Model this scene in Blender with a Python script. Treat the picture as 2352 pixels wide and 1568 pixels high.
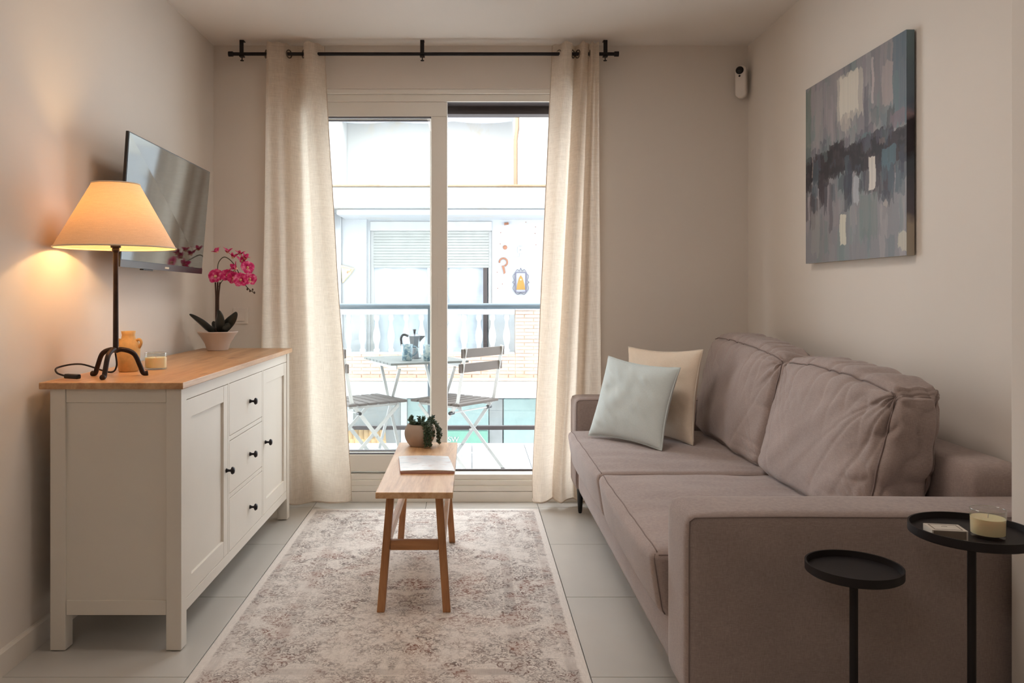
import bpy, bmesh, math, random
import numpy as np
from mathutils import Vector, Matrix, noise
random.seed(7)
PI = math.pi
C = bpy.context.scene.collection
for o in list(bpy.data.objects): bpy.data.objects.remove(o)

# ---------------------------------------------------------------- camera, light, exposure
F, H, VX, VY = 1840.0, 1.176, 1084.0, 669.0
cam = bpy.data.cameras.new('camera'); camo = bpy.data.objects.new('camera', cam); C.objects.link(camo)
camo.location = (0, 0, H); camo.rotation_euler = (PI/2, 0, 0)
cam.sensor_width = 36; cam.lens = F/2352*36
cam.shift_x = (1176-VX)/2352; cam.shift_y = -(784-VY)/2352
cam.clip_start = 0.02; cam.clip_end = 200
bpy.context.scene.camera = camo
w = bpy.data.worlds.new('sky'); bpy.context.scene.world = w; w.use_nodes = True
bg = w.node_tree.nodes['Background']; bg.inputs[0].default_value = (0.88, 0.94, 1, 1); bg.inputs[1].default_value = 6.0
sun = bpy.data.lights.new('sun', 'SUN'); sun.energy = 3.0; sun.angle = 0.05; sun.color = (1, .95, .86)
so = bpy.data.objects.new('sun', sun); C.objects.link(so); so.rotation_euler = (math.radians(29), 0, math.radians(-8))
def area(name, loc, rot, sx, sy, power, col):
    l = bpy.data.lights.new(name, 'AREA'); l.shape = 'RECTANGLE'; l.size = sx; l.size_y = sy; l.energy = power; l.color = col
    o = bpy.data.objects.new(name, l); C.objects.link(o); o.location = loc; o.rotation_euler = rot; return o
area('fill_light_rear', (-.85, -.5, 2.5), (0, 0, 0), .6, .6, 9, (1, .92, .85))  # added fill light behind the camera, not a fitting of the room
area('fill_light_middle', (.0, 2.7, 2.52), (0, 0, 0), .7, .7, 13, (1, .94, .87))  # added overhead fill above the view, brightens the room without a real lamp
vs = bpy.context.scene.view_settings
bpy.context.scene.display_settings.display_device = 'sRGB'
vs.view_transform = 'Standard'; vs.look = 'None'; vs.gamma = 1; vs.use_curve_mapping = False
vs.exposure = 0.10

# ---------------------------------------------------------------- helpers
def P(px, py, d): return Vector(((px-VX)*d/F, d, H-(py-VY)*d/F))
def X(px, d): return (px-VX)*d/F
def Z(py, d): return H-(py-VY)*d/F

def rootloc(o):
    v = Vector((0, 0, 0))
    while o is not None:
        v += Vector(o.location); o = o.parent
    return v
class MB:
    def __init__(s): s.v = []; s.f = []
    def add(s, vs_, fs):
        b = len(s.v); s.v += [Vector(v) for v in vs_]; s.f += [tuple(i+b for i in f) for f in fs]; return s
    def box(s, x0, x1, y0, y1, z0, z1, mat=None):
        p = [(x, y, z) for x in (x0, x1) for y in (y0, y1) for z in (z0, z1)]
        if mat is not None: p = [mat @ Vector(q) for q in p]
        return s.add(p, [(0,1,3,2),(4,6,7,5),(0,4,5,1),(2,3,7,6),(0,2,6,4),(1,5,7,3)])
    def bar(s, a, b, w_, h_, up=(0,0,1)):
        a, b = Vector(a), Vector(b); d = (b-a).normalized(); u = Vector(up)
        sd = d.cross(u)
        if sd.length < 1e-4: sd = d.cross(Vector((0, 1, 0)))
        sd.normalize(); u = sd.cross(d).normalized()
        p = []
        for q in (a, b):
            for i, j in ((-1,-1),(1,-1),(1,1),(-1,1)): p.append(q+sd*(i*w_/2)+u*(j*h_/2))
        return s.add(p, [(3,2,1,0),(4,5,6,7),(0,1,5,4),(1,2,6,5),(2,3,7,6),(3,0,4,7)])
    def tube(s, pts, r, n=10, closed=False):
        pts = [Vector(p) for p in pts]; m = len(pts)
        rs = r if isinstance(r, (list, tuple)) else [r]*m
        t0 = (pts[1]-pts[0]).normalized()
        nrm = t0.orthogonal().normalized(); vv = []
        for i, p in enumerate(pts):
            if closed: t = (pts[(i+1) % m]-pts[i-1]).normalized()
            else: t = (pts[min(i+1, m-1)]-pts[max(i-1, 0)]).normalized()
            nrm = (nrm-t*nrm.dot(t)).normalized(); bn = t.cross(nrm)
            for k in range(n):
                a = 2*PI*k/n; vv.append(p+(nrm*math.cos(a)+bn*math.sin(a))*rs[i])
        ff = []
        for i in range(m if closed else m-1):
            j = (i+1) % m
            for k in range(n): ff.append((i*n+k, i*n+(k+1) % n, j*n+(k+1) % n, j*n+k))
        if not closed: ff += [tuple(range(n-1, -1, -1)), tuple((m-1)*n+k for k in range(n))]
        return s.add(vv, ff)
    def lathe(s, prof, c=(0,0,0), n=32, cap=True, mat=None):
        vv = []
        for r, z in prof:
            for k in range(n):
                a = 2*PI*k/n; q = Vector((c[0]+r*math.cos(a), c[1]+r*math.sin(a), c[2]+z))
                if mat is not None: q = mat @ q
                vv.append(q)
        ff = []
        for i in range(len(prof)-1):
            for k in range(n): ff.append((i*n+k, i*n+(k+1) % n, (i+1)*n+(k+1) % n, (i+1)*n+k))
        if cap: ff += [tuple(range(n-1, -1, -1)), tuple((len(prof)-1)*n+k for k in range(n))]
        return s.add(vv, ff)
    def grid(s, fn, nu, nv, flip=False):
        vv = [fn(i/nu, j/nv) for i in range(nu+1) for j in range(nv+1)]; ff = []
        for i in range(nu):
            for j in range(nv):
                a = i*(nv+1)+j; q = (a, a+nv+1, a+nv+2, a+1)
                ff.append(q[::-1] if flip else q)
        return s.add(vv, ff)
    def prism(s, poly, axis, a, b):
        n = len(poly); vv = []
        for t in (a, b):
            for p in poly:
                if axis == 'x': vv.append((t, p[0], p[1]))
                elif axis == 'y': vv.append((p[0], t, p[1]))
                else: vv.append((p[0], p[1], t))
        return s.add(vv, [tuple(range(n))[::-1], tuple(range(n, 2*n))]+[(i, (i+1) % n, n+(i+1) % n, n+i) for i in range(n)])
    def build(s, name, mat, parent=None, smooth=False, bevel=0, seg=2, local=False, origin=None, sub=0, merge=False):
        off = Vector((0, 0, 0))
        if parent is not None and not local: off = rootloc(parent)
        if origin is not None: off = Vector(origin)
        me = bpy.data.meshes.new(name)
        me.from_pydata([tuple(v-off) for v in s.v], [], s.f)
        bm = bmesh.new(); bm.from_mesh(me)
        if merge: bmesh.ops.remove_doubles(bm, verts=bm.verts, dist=1e-5)
        if not getattr(s, 'open', False): bmesh.ops.recalc_face_normals(bm, faces=bm.faces)
        bm.to_mesh(me); bm.free()
        if smooth == 'auto':
            for p in me.polygons: p.use_smooth = True
            me.set_sharp_from_angle(angle=math.radians(35))
        elif smooth:
            for p in me.polygons: p.use_smooth = True
        me.materials.append(mat)
        o = bpy.data.objects.new(name, me); C.objects.link(o)
        if parent is not None: o.parent = parent
        if origin is not None: o.location = origin
        if bevel:
            b = o.modifiers.new('bevel', 'BEVEL'); b.width = bevel; b.segments = seg; b.limit_method = 'ANGLE'; b.angle_limit = math.radians(40)
            for p in me.polygons: p.use_smooth = True
            me.set_sharp_from_angle(angle=math.radians(80)) if seg > 2 else None
            b.harden_normals = True
        if sub:
            m_ = o.modifiers.new('sub', 'SUBSURF'); m_.levels = sub; m_.render_levels = sub
        return o
def tag(o, label=None, cat=None, group=None, kind=None):
    if label: o['label'] = label
    if cat: o['category'] = cat
    if group: o['group'] = group
    if kind: o['kind'] = kind
    return o
def empty(name, loc=(0,0,0), rz=0, **k):
    o = bpy.data.objects.new(name, None); C.objects.link(o); o.location = loc; o.rotation_euler = (0, 0, rz)
    o.empty_display_size = .05
    return tag(o, **k)
def copy_tree(o, parent=None):
    c = o.copy(); C.objects.link(c)
    if parent is not None: c.parent = parent
    for ch in [q for q in bpy.data.objects if q.parent == o]: copy_tree(ch, c)
    return c
def spline(pts, n=8):
    pts = [Vector(p) for p in pts]; out = []
    for i in range(len(pts)-1):
        p0 = pts[max(i-1, 0)]; p1 = pts[i]; p2 = pts[i+1]; p3 = pts[min(i+2, len(pts)-1)]
        for k in range(n):
            t = k/n
            out.append(.5*((2*p1)+(p2-p0)*t+(2*p0-5*p1+4*p2-p3)*t*t+(3*p1-p0-3*p2+p3)*t**3))
    out.append(pts[-1]); return out

# ---------------------------------------------------------------- materials
def srgb(r, g, b):
    f = lambda c: (c/255/12.92 if c/255 <= .04045 else ((c/255+.055)/1.055)**2.4)
    return (f(r), f(g), f(b), 1)
class NT:
    def __init__(s, name):
        s.m = bpy.data.materials.new(name); s.m.use_nodes = True; s.t = s.m.node_tree
        s.b = s.t.nodes['Principled BSDF']; s.out = s.t.nodes['Material Output']
    def n(s, typ, **k):
        q = s.t.nodes.new(typ)
        for a, v in k.items():
            if a.startswith('i_'): q.inputs[a[2:].replace('_', ' ')].default_value = v
            else: setattr(q, a, v)
        return q
    def l(s, a, b): s.t.links.new(a, b)
    def coord(s, scale=(1,1,1), kind='Object', loc=(0,0,0)):
        tc = s.n('ShaderNodeTexCoord'); mp = s.n('ShaderNodeMapping'); mp.inputs['Scale'].default_value = scale; mp.inputs['Location'].default_value = loc
        s.l(tc.outputs[kind], mp.inputs[0]); return mp.outputs[0]
    def noise(s, vec, scale, detail=4, rough=.5, dist=0):
        q = s.n('ShaderNodeTexNoise'); q.inputs['Scale'].default_value = scale; q.inputs['Detail'].default_value = detail
        q.inputs['Roughness'].default_value = rough; q.inputs['Distortion'].default_value = dist
        if vec is not None: s.l(vec, q.inputs['Vector'])
        return q.outputs['Fac']
    def ramp(s, fac, stops):
        q = s.n('ShaderNodeValToRGB'); e = q.color_ramp.elements
        e[0].position, e[0].color = stops[0]; e[1].position, e[1].color = stops[-1]
        for p, c in stops[1:-1]:
            x = e.new(p); x.color = c
        s.l(fac, q.inputs[0]); return q.outputs[0]
    def math(s, op, a, b=None, clamp=False):
        q = s.n('ShaderNodeMath', operation=op); q.use_clamp = clamp
        for i, v in enumerate((a, b)):
            if v is None: continue
            if isinstance(v, (int, float)): q.inputs[i].default_value = v
            else: s.l(v, q.inputs[i])
        return q.outputs[0]
    def mix(s, fac, a, b, bt='MIX'):
        q = s.n('ShaderNodeMix', data_type='RGBA', blend_type=bt)
        for i, v in ((0, fac), (6, a), (7, b)):
            if isinstance(v, (int, float, tuple)): q.inputs[i].default_value = v
            else: s.l(v, q.inputs[i])
        return q.outputs[2]
    def bump(s, h, strength=.2, dist=.002):
        q = s.n('ShaderNodeBump'); q.inputs['Strength'].default_value = strength; q.inputs['Distance'].default_value = dist
        s.l(h, q.inputs['Height']); s.l(q.outputs[0], s.b.inputs['Normal']); return q
    def col(s, c):
        if isinstance(c, tuple): s.b.inputs['Base Color'].default_value = c
        else: s.l(c, s.b.inputs['Base Color'])
    def set(s, rough=.5, metal=0, spec=.5, **k):
        s.b.inputs['Roughness'].default_value = rough; s.b.inputs['Metallic'].default_value = metal
        s.b.inputs['Specular IOR Level'].default_value = spec
        for a, v in k.items(): s.b.inputs[a.replace('_', ' ')].default_value = v
        return s.m
BC = (0, 0, 0, 1); WC = (1, 1, 1, 1)
def m_plain(name, c, rough=.5, metal=0, spec=.5, var=.06, vs_=8, bump=0, bs=200):
    t = NT(name); co = t.coord()
    n = t.noise(co, vs_, 3)
    dk = tuple(x*(1-var) for x in c[:3])+(1,); lt = tuple(min(1, x*(1+var)) for x in c[:3])+(1,)
    t.col(t.ramp(n, [(.3, dk), (.7, lt)]))
    if bump: t.bump(t.noise(co, bs, 3), bump, .001)
    return t.set(rough, metal, spec)
def m_wood(name, cols, axis='y', rough=.45, scale=1, knots=True, bump=.1):
    t = NT(name); sc = {'x': (1.2, 14, 14), 'y': (14, 1.2, 14), 'z': (14, 14, 1.2)}[axis]
    co = t.coord(tuple(q*scale for q in sc))
    n1 = t.noise(co, 1.6, 6, .6, .6); n2 = t.noise(co, 9, 5, .7, .2)
    f = t.math('ADD', t.math('MULTIPLY', n1, .7), t.math('MULTIPLY', n2, .3))
    c = t.ramp(f, [(.36, cols[0]), (.5, cols[1]), (.64, cols[2])])
    if knots:
        co2 = t.coord({'x': (3, 9, 9), 'y': (9, 3, 9), 'z': (9, 9, 3)}[axis])
        v = t.n('ShaderNodeTexVoronoi'); v.inputs['Scale'].default_value = 1.15; t.l(co2, v.inputs['Vector'])
        k = t.ramp(v.outputs['Distance'], [(.05, WC), (.2, BC)])
        c = t.mix(t.math('MULTIPLY', k, .75), c, cols[3])
    # board joints
    t.col(c); t.bump(f, bump, .001)
    return t.set(rough)
def m_fabric(name, c, c2, wscale=900, rough=.95, bump=.35, sheen=.2, large=.5):
    t = NT(name); co = t.coord()
    a = t.noise(t.coord((1, 1, .12)), wscale, 2); b = t.noise(t.coord((.12, .12, 1)), wscale, 2)
    wv = t.math('MULTIPLY', t.math('ADD', a, b), .5)
    lg = t.noise(co, 5, 3)
    f = t.math('ADD', t.math('MULTIPLY', wv, 1-large*.5), t.math('MULTIPLY', lg, large*.5))
    t.col(t.ramp(f, [(.35, c), (.65, c2)])); t.bump(wv, bump, .0006)
    t.b.inputs['Sheen Weight'].default_value = sheen; t.b.inputs['Sheen Roughness'].default_value = .5
    return t.set(rough, 0, .2)
def m_glass(name, tint=(1,1,1,1), base=.04, rough=.0, haze=0):
    t = NT(name); fr = t.n('ShaderNodeMath', operation='MULTIPLY_ADD'); lw = t.n('ShaderNodeLayerWeight')
    pw = t.math('POWER', lw.outputs['Facing'], 4.0); t.l(pw, fr.inputs[0]); fr.inputs[1].default_value = .6; fr.inputs[2].default_value = base
    tr = t.n('ShaderNodeBsdfTransparent'); tr.inputs[0].default_value = tint
    gl = t.n('ShaderNodeBsdfGlossy'); gl.inputs['Roughness'].default_value = rough
    mx = t.n('ShaderNodeMixShader'); t.l(fr.outputs[0], mx.inputs[0]); t.l(tr.outputs[0], mx.inputs[1]); t.l(gl.outputs[0], mx.inputs[2])
    o = mx.outputs[0]
    if haze:
        df = t.n('ShaderNodeBsdfTranslucent'); df.inputs[0].default_value = (.95, .97, 1, 1)
        m2 = t.n('ShaderNodeMixShader'); m2.inputs[0].default_value = haze; t.l(o, m2.inputs[1]); t.l(df.outputs[0], m2.inputs[2]); o = m2.outputs[0]
    t.l(o, t.out.inputs[0]); t.t.nodes.remove(t.b); return t.m
def m_translucent(name, c, c2, tr=.45, trcol=None, weave=420, transp=0):
    t = NT(name)
    a = t.noise(t.coord((1, 1, .05)), weave, 3, .6); b = t.noise(t.coord((.04, .04, 1)), weave, 3, .6)
    wv = t.math('MULTIPLY', t.math('ADD', a, b), .5)
    col = t.ramp(wv, [(.38, c), (.62, c2)])
    d = t.n('ShaderNodeBsdfDiffuse'); T = t.n('ShaderNodeBsdfTranslucent'); t.l(col, d.inputs[0])
    if trcol:
        cc = t.ramp(wv, [(.38, tuple(x*.82 for x in trcol[:3])+(1,)), (.62, trcol)]); t.l(cc, T.inputs[0])
    else: t.l(col, T.inputs[0])
    bp = t.n('ShaderNodeBump'); bp.inputs['Strength'].default_value = .25; bp.inputs['Distance'].default_value = .0008; t.l(wv, bp.inputs['Height'])
    t.l(bp.outputs[0], d.inputs['Normal'])
    mx = t.n('ShaderNodeMixShader'); mx.inputs[0].default_value = tr; t.l(d.outputs[0], mx.inputs[1]); t.l(T.outputs[0], mx.inputs[2])
    o = mx.outputs[0]
    if transp:
        tp = t.n('ShaderNodeBsdfTransparent'); m2 = t.n('ShaderNodeMixShader'); m2.inputs[0].default_value = transp
        t.l(o, m2.inputs[1]); t.l(tp.outputs[0], m2.inputs[2]); o = m2.outputs[0]
    t.l(o, t.out.inputs[0]); t.t.nodes.remove(t.b); return t.m

M = {}
M['wall'] = m_plain('wall_paint', srgb(227, 217, 207), .85, 0, .2, .015, 2, .08, 350)
M['ceil'] = m_plain('ceiling_paint', srgb(233, 224, 215), .9, 0, .2, .01, 2)
M['white'] = m_plain('white_furniture_paint', srgb(228, 220, 208), .45, 0, .4, .015, 6)
M['pvc'] = m_plain('white_door_frame', srgb(236, 230, 220), .35, 0, .5, .01, 6)
M['base'] = m_plain('baseboard_paint', srgb(224, 214, 202), .5, 0, .4, .01)
M['tile'] = m_plain('grey_floor_tile', srgb(194, 188, 180), .34, 0, .5, .05, 3, .04, 60)
M['grout'] = m_plain('tile_grout', srgb(120, 114, 106), .9)
M['pine'] = m_wood('stained_pine', (srgb(176, 128, 86), srgb(198, 152, 108), srgb(214, 174, 130), srgb(128, 80, 48)), 'y', .36, .8)
M['oak'] = m_wood('oak_window_lit', (srgb(186, 138, 96), srgb(212, 168, 124), srgb(226, 188, 148), srgb(160, 112, 72)), 'y', .35)  # paler than the legs: window reflection on the seat put into the colour
M['oakleg'] = m_wood('oak_leg', (srgb(150, 100, 60), srgb(176, 122, 78), srgb(192, 140, 94), srgb(120, 78, 44)), 'z', .45, 1, False)
M['blackmetal'] = m_plain('black_metal', srgb(30, 24, 25), .55, .1, .35, .1)
M['iron'] = m_plain('wrought_iron', srgb(52, 40, 36), .5, .6, .5, .2, 40, .3, 80)
M['knob'] = m_plain('dark_bronze_knob', srgb(40, 36, 38), .35, .6)
M['sofa'] = m_fabric('sofa_fabric', srgb(148, 132, 127), srgb(177, 159, 152), 700, .95, .4, .25)
M['bluepillow'] = m_fabric('pale_grey_blue_cotton', srgb(200, 208, 206), srgb(214, 221, 219), 900, .9, .2, .1)
M['creampillow'] = m_fabric('cream_linen', srgb(226, 206, 184), srgb(240, 222, 202), 900, .9, .3, .1)
M['seam'] = m_plain('sofa_piping', srgb(136, 119, 114), .95)
M['seamw'] = m_plain('cream_piping', srgb(220, 205, 188), .95)
M['curtain'] = m_translucent('linen_curtain', srgb(220, 204, 188), srgb(240, 229, 217), .52, srgb(252, 238, 220))
M['hem'] = m_plain('curtain_hem', srgb(205, 188, 170), .9)
M['shade'] = m_translucent('linen_lamp_shade', srgb(214, 190, 166), srgb(228, 206, 182), .13, srgb(240, 190, 130), 700)
M['shadetrim'] = m_plain('shade_trim', srgb(222, 204, 178), .9)
M['screen'] = NT('tv_screen'); M['screen'].col(srgb(14, 12, 13)); M['screen'] = M['screen'].set(.07, 0, .5, Coat_Weight=1.0, Coat_Roughness=.06)
M['tvblack'] = m_plain('tv_plastic', srgb(22, 19, 20), .4)
M['tvbar'] = m_plain('tv_lower_bezel', srgb(70, 66, 66), .3, .7)
M['ceramic'] = m_plain('sandstone_ceramic', srgb(216, 176, 118), .8, 0, .3, .08, 60, .5, 150)
M['bowl'] = m_plain('matt_white_bowl', srgb(212, 196, 186), .55)
M['pot'] = m_plain('taupe_clay_pot', srgb(172, 152, 138), .8, 0, .3, .05, 20, .3, 200)
M['wax'] = NT('candle_wax'); M['wax'].col(srgb(240, 222, 180)); M['wax'] = M['wax'].set(.5, 0, .4, Subsurface_Weight=.3, Subsurface_Scale=.02)
M['glassobj'] = m_glass('clear_glass_cup', (.97, .98, .97, 1))
M['rimglass'] = m_glass('cup_rim_glass', (.8, .8, .78, 1), base=.35, rough=.1)
M['pane'] = m_glass('window_pane', (.97, .985, .98, 1), haze=.012)
M['railglass'] = m_glass('railing_glass', (.95, .975, .975, 1))
M['leaf'] = m_plain('dark_orchid_leaf', srgb(42, 44, 38), .4, 0, .5, .15, 20)
M['stem'] = m_plain('orchid_stem', srgb(72, 50, 38), .6)
M['green'] = m_plain('thin_green_stem', srgb(70, 66, 40), .6)
def petal_mat():
    t = NT('pink_petal'); tc = t.n('ShaderNodeUVMap'); co = t.coord((1, 1, 1))
    n = t.noise(co, 60, 3); t.col(t.ramp(n, [(.35, srgb(200, 20, 96)), (.52, srgb(226, 62, 128)), (.7, srgb(244, 150, 180))]))
    return t.set(.5, 0, .3)
M['petal'] = petal_mat()
M['lip'] = m_plain('orchid_lip', srgb(232, 190, 150), .5)
M['succ'] = m_plain('succulent_leaf', srgb(66, 84, 62), .5, 0, .4, .3, 60)
M['soil'] = m_plain('soil', srgb(60, 45, 34), .95)
M['paper'] = m_plain('magazine_pages', srgb(232, 222, 214), .6)
M['pinkpaper'] = m_plain('pink_magazine_cover_edge', srgb(196, 128, 112), .6)
def mag_mat():
    t = NT('glossy_pale_cover'); co = t.coord((1, 2.5, 1)); n = t.noise(co, 16, 4, .5, .4)
    t.col(t.ramp(n, [(.3, srgb(216, 220, 226)), (.46, srgb(242, 242, 244)), (.6, srgb(240, 238, 240)), (.74, srgb(214, 190, 184))])); return t.set(.22, 0, .6)
M['cover'] = mag_mat()
M['plastic'] = m_plain('white_plastic', srgb(226, 216, 206), .4)
M['blackgloss'] = m_plain('black_gloss_plastic', srgb(12, 10, 12), .15)
M['chrome'] = m_plain('antique_eyelet', srgb(120, 108, 98), .3, .9)
M['greyslat'] = m_plain('grey_brown_slat', srgb(84, 74, 66), .6)
M['greyslat2'] = m_plain('pale_grey_slat', srgb(104, 108, 104), .6)
M['whitemetal'] = m_plain('white_painted_metal', srgb(196, 198, 196), .45)
M['rail'] = m_plain('blue_grey_rail', srgb(104, 118, 128), .35, .5)
M['darkrail'] = m_plain('dark_rail', srgb(72, 64, 64), .5)
M['alu'] = m_plain('moka_aluminium', srgb(120, 124, 128), .35, .8)
M['extwhite'] = m_plain('balcony_floor_tile', srgb(176, 178, 180), .6)
M['match'] = m_plain('matchbox_card', srgb(216, 206, 194), .6)
M['matchgrey'] = m_plain('matchbox_striker', srgb(128, 116, 104), .9)

# ---------------------------------------------------------------- the room
WL, WR, WB, WN, CZ, RB = -1.445, 1.544, 4.48, 1.312, 2.55, -2.6     # left, right, window wall, near right wall, ceiling, rear
def struct(o): o['kind'] = 'structure'; return o
fl = struct(MB().box(WL-.1, WR+.1, RB-.1, WB+.02, -.08, -.004).build('floor', M['grout'], origin=(0, 1, 0)))
tw, tl = .6145, .6415
x0s = [-.867+tw*i for i in range(-1, 4)]; y0s = [3.727+tl*j for j in range(-10, 2)]
tcache = {}
for xa in x0s:
    for ya in y0s:
        xs, xe = max(xa, WL), min(xa+tw, WR); ys, ye = max(ya, RB), min(ya+tl, WB)
        if xe-xs < .02 or ye-ys < .02: continue
        if ys < 1.95 and xs > WN: continue
        if ye < 1.95: xe = min(xe, WN)
        g = .0013
        key = (round(xe-xs, 4), round(ye-ys, 4))
        if key in tcache:
            o = tcache[key].copy(); C.objects.link(o); o.parent = fl
        else:
            o = MB().box(0, xe-xs-2*g, 0, ye-ys-2*g, -.006, 0).build('tile', M['tile'], fl, bevel=.0008, local=True); tcache[key] = o
        o.location = (xs+g, ys+g-1, random.uniform(-.0002, .0002))
struct(MB().box(WL-.1, WR+.1, RB-.1, WB+.27, CZ, CZ+.12).build('ceiling', M['ceil'], origin=(0, 1, CZ)))
struct(MB().box(WL-.12, WL, RB-.1, WB+.27, -.08, CZ+.05).build('wall_left', M['wall'], origin=(WL, 1, 0)))
struct(MB().box(WR, WR+.12, 1.95, WB+.27, -.08, CZ+.05).build('wall_right', M['wall'], origin=(WR, 3, 0)))
struct(MB().box(WN, WR+.12, RB-.1, 1.95, -.08, CZ+.05).build('wall_right_near', M['wall'], bevel=.004, origin=(WN, 0, 0)))
struct(MB().box(WL-.12, WR+.12, RB-.12, RB, -.08, CZ+.05).build('wall_rear', M['wall'], origin=(0, RB, 0)))
DL, DR, DT = -1.03, .59, 2.31
wb = MB(); wb.box(WL-.12, DL, WB, WB+.27, -.08, CZ+.05); wb.box(DR, WR+.12, WB, WB+.27, -.08, CZ+.05); wb.box(DL, DR, WB, WB+.27, DT, CZ+.05)
wb.box(DL, DR, WB+.03, WB+.27, -.08, .05)
struct(wb.build('wall_back', M['wall'], origin=(0, WB, 0)))
ex = MB(); ex.box(-4, WL-.12, WB+.17, WB+.27, -3, 12); ex.box(WR+.12, 4, WB+.17, WB+.27, -3, 12); ex.box(WL-.12, WR+.12, WB+.17, WB+.27, CZ+.121, 12)  # unseen wall of this building, raised to keep light off the house opposite
struct(ex.build('wall_outside', m_plain('outer_render', srgb(215, 208, 196), .9), origin=(0, WB+.2, 3)))
bl = MB(); bl.prism([(WL, 0), (WL+.013, 0), (WL+.013, .072), (WL+.008, .08), (WL, .08)], 'y', RB, WB-.001)
struct(bl.build('baseboard_left', M['base'], origin=(WL, 1, 0)))
br = MB(); br.prism([(WR, 0), (WR-.013, 0), (WR-.013, .072), (WR-.008, .08), (WR, .08)], 'y', 1.96, WB-.001)
struct(br.build('baseboard_right', M['base'], origin=(WR, 3, 0)))
bn = MB(); bn.prism([(WN, 0), (WN-.013, 0), (WN-.013, .072), (WN-.008, .08), (WN, .08)], 'y', RB, 1.94)
struct(bn.build('baseboard_near', M['base'], origin=(WN, 0, 0)))
bb = MB(); bb.box(WL+.014, DL-.002, WB-.013, WB, 0, .08); bb.box(DR+.002, WR-.014, WB-.013, WB, 0, .08)
struct(bb.build('baseboard_back', M['base'], bevel=.003, origin=(0, WB, 0)))

# ---- sliding balcony door
door = struct(empty('door_1', ((DL+DR)/2, WB, 0)))
tr = MB(); tr.box(DL, DR, WB-.008, WB+.03, 0, .056)
struct(tr.build('trim_1', M['pvc'], bevel=.002, origin=(0, WB, 0)))
s_ = MB(); s_.box(DL, DR, WB, WB+.17, .058, .088); s_.box(DL, DR, WB+.008, WB+.17, .088, .118); s_.box(DL, DR, WB+.02, WB+.17, .118, .148)
MB().box(DL+.046, DR-.046, WB+.104, WB+.114, .1485, .159).build('gasket', M['darkrail'], door)
s_.build('threshold', M['pvc'], door, bevel=.0015)
h_ = MB(); h_.box(DL, DR, WB+.01, WB+.17, 2.285, DT); h_.box(DL, DR, WB+.03, WB+.05, 2.245, 2.285)
h_.build('frame_head', M['pvc'], door, bevel=.002)
MB().box(-.139, DR-.046, WB+.051, WB+.17, 2.25, 2.284).build('head_track', M['darkrail'], door)
for a, b in ((DL, DL+.045), (DR-.045, DR)):
    MB().box(a, b, WB+.01, WB+.17, .148, 2.245).build('frame_jamb', M['pvc'], door, bevel=.002)
def sash(y, xa, xb, zt, zb):
    fr = MB(); fr.box(xa, xb, y, y+.045, zt-.082, zt); fr.box(xa, xb, y, y+.045, zb, zb+.095)
    fr.box(xa, xa+.09, y, y+.045, zb+.095, zt-.082); fr.box(xb-.091, xb, y, y+.045, zb+.095, zt-.082)
    f = fr.build('sash', M['pvc'], door, bevel=.003)
    g = MB(); i = .006
    g.box(xa+.09, xb-.091, y+.008, y+.037, zb+.095, zb+.095+i); g.box(xa+.09, xb-.091, y+.008, y+.037, zt-.082-i, zt-.082)
    g.build('gasket', M['darkrail'], f)
    MB().add([(xa+.085, y+.02, zb+.09), (xb-.085, y+.02, zb+.09), (xb-.085, y+.02, zt-.076), (xa+.085, y+.02, zt-.076)], [(0, 1, 2, 3)]).build('glass_pane', M['pane'], f)
    return f
s1 = sash(WB+.04, DL+.01, -.139, 2.245, .160)
hm = MB(); hm.box(-.195, -.172, WB+.0375, WB+.041, .98, 1.2); hm.build('flush_handle', M['pvc'], s1, bevel=.003)
sash(WB+.12, DL+.01, -.150, 2.245, .160)
rb = MB(); rb.box(DL, DR, WB+.172, WB+.265, 2.205, 2.31); rb.box(DL, DR, WB+.168, WB+.172, 2.27, 2.278)
rb.build('shutter_box', M['darkrail'], door, bevel=.004)

# ---------------------------------------------------------------- balcony
bf = struct(MB().box(-2.4, 2.4, WB+.27, 6.22, -.2, -.012).build('floor_balcony', M['extwhite'], origin=(0, 5.4, 0)))
for i in range(-6, 6):
    for j in range(4):
        a = MB().box(i*.4+.002, i*.4+.398, WB+.272+j*.366, WB+.272+j*.366+.362, -.011, 0).build('tile', M['extwhite'], bf)
RD = 6.1
rg = struct(empty('trim_railing', (0, RD, 0)))
rt = MB(); rt.tube([(-2.3, RD, 1.06), (2.3, RD-.03, 1.068)], .022, 14); rt.build('top_rail', M['rail'], rg, smooth='auto')
MB().box(-2.3, 2.3, RD-.02, RD+.02, .125, .155).build('bottom_rail', M['darkrail'], rg, bevel=.003)
for px in (986, 560, 1420):
    x = X(px, RD); MB().box(x-.011, x+.011, RD-.02, RD+.02, 0, 1.05).build('post', M['darkrail' if px != 986 else 'rail'], rg, bevel=.002)
for a, b in ((X(560, RD)+.014, X(986, RD)-.014), (X(986, RD)+.014, X(1420, RD)-.014)):
    MB().box(a, b, RD-.004, RD+.004, .156, 1.04).build('glass_panel', M['railglass'], rg)

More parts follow.
